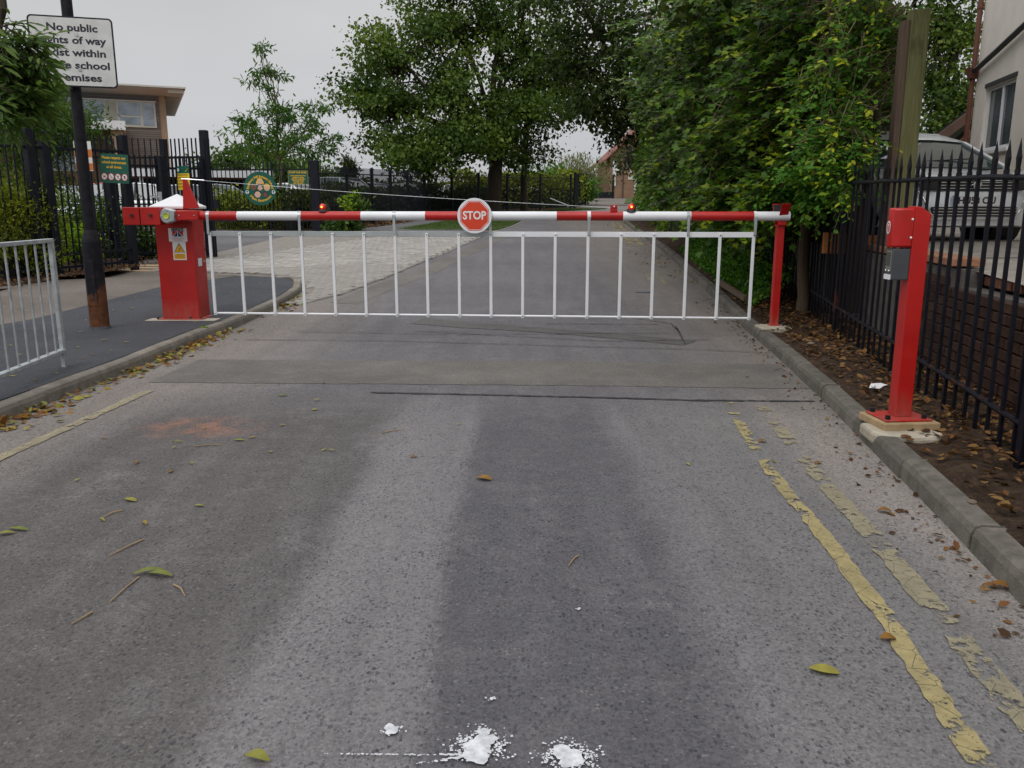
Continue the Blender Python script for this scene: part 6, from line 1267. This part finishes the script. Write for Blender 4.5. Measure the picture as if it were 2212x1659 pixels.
# single leaves and twigs that can be picked out
def curl_leaf(L_,w_,curl,tint,shape=0):
    n=6; vs=[];fs=[]
    for i in range(n+1):
        t=i/n; wd=w_*math.sin(math.pi*min(1,t*.93+.05))**.8; z=curl*math.sin(t*math.pi)*L_+.002
        for s in (-1,0,1): vs.append((s*wd/2,(t-.5)*L_,z+(abs(s)*curl*.35*L_)))
    for i in range(n):
        for k in range(2): a_=i*3+k; fs.append((a_,a_+1,a_+4,a_+3))
    me=bpy.data.meshes.new('fallen_leaf'); me.from_pydata(vs,[],fs); t_=me.attributes.new('tint','FLOAT','POINT'); t_.data.foreach_set('value',[tint]*len(vs)); me.materials.append(LF_FALL); me.polygons.foreach_set('use_smooth',[True]*len(fs)); return me
FL=[(1045,1037,.085,.055,.12,.45,'curled ochre leaf lying in the middle of the road below the STOP disc'),(1780,1453,.085,.05,.08,.78,'yellow green leaf lying flat right of the centre foreground'),(1918,1385,.05,.04,.2,.35,'orange leaf resting on the near yellow line'),(282,1083,.08,.035,.06,.82,'yellow leaf on the dark asphalt in the left foreground'),(430,1095,.05,.02,.06,.88,'short lime leaf right of the yellow one in the left foreground'),(320,1240,.11,.035,.1,.97,'green leaf sprig lying in the left foreground'),(345,1246,.10,.035,.12,.95,'second green leaf of the torn sprig in the left foreground'),(40,1146,.10,.03,.06,.98,'long green leaf at the left edge of the picture'),(12,1156,.07,.03,.1,.9,'broad green leaf hard against the left edge of the picture'),(517,953,.07,.03,.05,.9,'green leaf left of the pale worn patch'),(1647,956,.06,.035,.15,.3,'orange leaf at the top of the yellow line'),(1767,1002,.05,.03,.1,.3,'brown leaf between the two yellow lines'),(555,1648,.07,.035,.2,.85,'lime leaf cut by the bottom edge of the picture'),(385,768,.11,.045,.15,.80,'pale yellow leaflet cluster by the left kerb below the lamp post'),(360,776,.10,.04,.15,.75,'second pale yellow leaflet lying by the left kerb'),(680,887,.05,.03,.1,.7,'small yellow leaf below the sealed joint, left of centre'),(610,856,.07,.035,.1,1.,'dark green leaf beside the sealed joint'),(1910,1108,.06,.045,.2,.3,'orange leaf near the right kerb in the foreground'),(2160,1272,.07,.05,.2,.28,'orange brown leaf in the right gutter, nearest the camera'),(893,989,.05,.02,.05,.2,'small reddish leaf in the pale wheel track'),(2137,1272,.05,.03,.2,.2,'brown leaf beside the orange one in the right gutter')]
for (u,v,L_,w_,c_,t_,lab) in FL:
    p=gp(u,v); o=bpy.data.objects.new('fallen_leaf',curl_leaf(L_,w_,c_,t_)); COL.objects.link(o); o.location=(p.x,p.y,p.z+.004); o.rotation_euler=(0,0,random.uniform(.9,2.2)); tag(o,lab,'leaf','loose leaves on the road')
for k in range(26):
    v=random.uniform(700,1150); u=random.uniform(20,720) if k<22 else random.uniform(900,1700); p=gp(u,v)
    if p.x<ip(KL,p.y)+.05: p.x=ip(KL,p.y)+.12+random.random()*.4
    tn=random.choice((.3,.6,.75,.85,.95)); cn={.3:'orange',.6:'ochre',.75:'pale yellow',.85:'lime',.95:'green'}[tn]; o=bpy.data.objects.new('fallen_leaf',curl_leaf(random.uniform(.03,.065),random.uniform(.010,.022),random.uniform(.04,.15),tn)); COL.objects.link(o); o.location=(p.x,p.y,p.z+.004); o.rotation_euler=(0,0,random.uniform(0,6)); tag(o,'small '+cn+' leaf scattered on the road surface','leaf','small '+cn+' leaves scattered over the road')
for k in range(60):
    y=random.uniform(5.5,12.5); x=random.uniform(-6.8,-3.5); 
    o=bpy.data.objects.new('fallen_leaf',curl_leaf(random.uniform(.04,.08),random.uniform(.014,.026),random.uniform(.03,.12),(tn:=random.choice((.3,.7,.8,.9))))); COL.objects.link(o); o.location=(x,y,G(y)+off(y)+.009); o.rotation_euler=(0,0,random.uniform(0,6)); cn={.3:'orange',.7:'yellow',.8:'lime yellow',.9:'green'}[tn]; wh='new dark tarmac' if x>ip(LINE_T,y) else 'old brown footway'; tag(o,'small '+cn+' leaf lying on the '+wh+' at the left','leaf','small '+cn+' leaves on the '+wh)
TW=[((310,1168),(235,1203),'thin pale twig in the left foreground'),((200,1325),(155,1352),'reddish twig in the lower left foreground'),((375,1265),(400,1292),'short curved tan twig right of the green leaf sprig'),((1248,1204),(1228,1225),'small straw coloured twig in the dark middle lane'),((420,966),(480,962),'straight tan twig left of the pale worn patch'),((300,1250),(238,1303),'long dark stalk of the green leaf sprig'),((825,937),(872,930),'thin twig in front of the sealed joint'),((265,1105),(222,1120),'short twig under the yellow leaf on the left')]
TWM=M('twig_bark',(.27,.19,.10),.8,.2,9)
for (a_,b_,lab) in TW:
    p,q=gp(*a_),gp(*b_); mid=(p+q)/2+Vector((random.uniform(-.01,.01),.012,.002)); up_=Vector((0,0,.005)); tag(MB().tube([p+up_,mid+up_,q+up_],[.0036,.0032,.002],5).build('twig',TWM,smooth=True),lab,'twig','twigs on the road')
# stones and litter in the verge
STN=M('pebble_stone',(.15,.12,.085),.9,.3,9,.4,60)
for k,(u,v,r,lab) in enumerate(((2100,1085,.020,'small tan stone in the near soil at the right edge'),(1752,742,.032,'pale buff stone on the soil strip right of the rest post'))):
    p=gp(u,v,.16); tag(MB().sphere((p.x,p.y,p.z),r,9,6,.5).build('stone',STN,smooth=True),lab,'stone')
p=gp(1890,838,.13); m=MB(); m.prism([(-.05,-.02),(.02,-.03),(.06,.0),(.09,.01),(.05,.03),(-.02,.025)],.004,Matrix.Translation(p+Vector((0,0,.012)))@Matrix.Rotation(.5,4,'X')); m.sphere((p.x-.02,p.y-.02,p.z+.015),.016,7,5); tag(m.build('crumpled_paper',WHT),'crumpled scrap of white paper on the dead leaves behind the kerb','litter')
p=gp(1385,650); tag(MB().prism([(-.13,-.03),(.05,-.05),(.10,.0),(.02,.06),(-.1,.04)],.012,Matrix.Translation(gp(1392,632))).build('crushed_can',M('dull_metal_grey',(.10,.11,.13),.5,.2,9)),'flattened dark scrap lying beyond the barrier near the right kerb','litter')
tag(MB().beam((2.99,10.6,.22),(3.02,12.1,.30),.06,.07).build('timber_offcut',TBRN,bevel=.006),'grey timber offcut on the soil beyond the barrier under the ivy','wood')
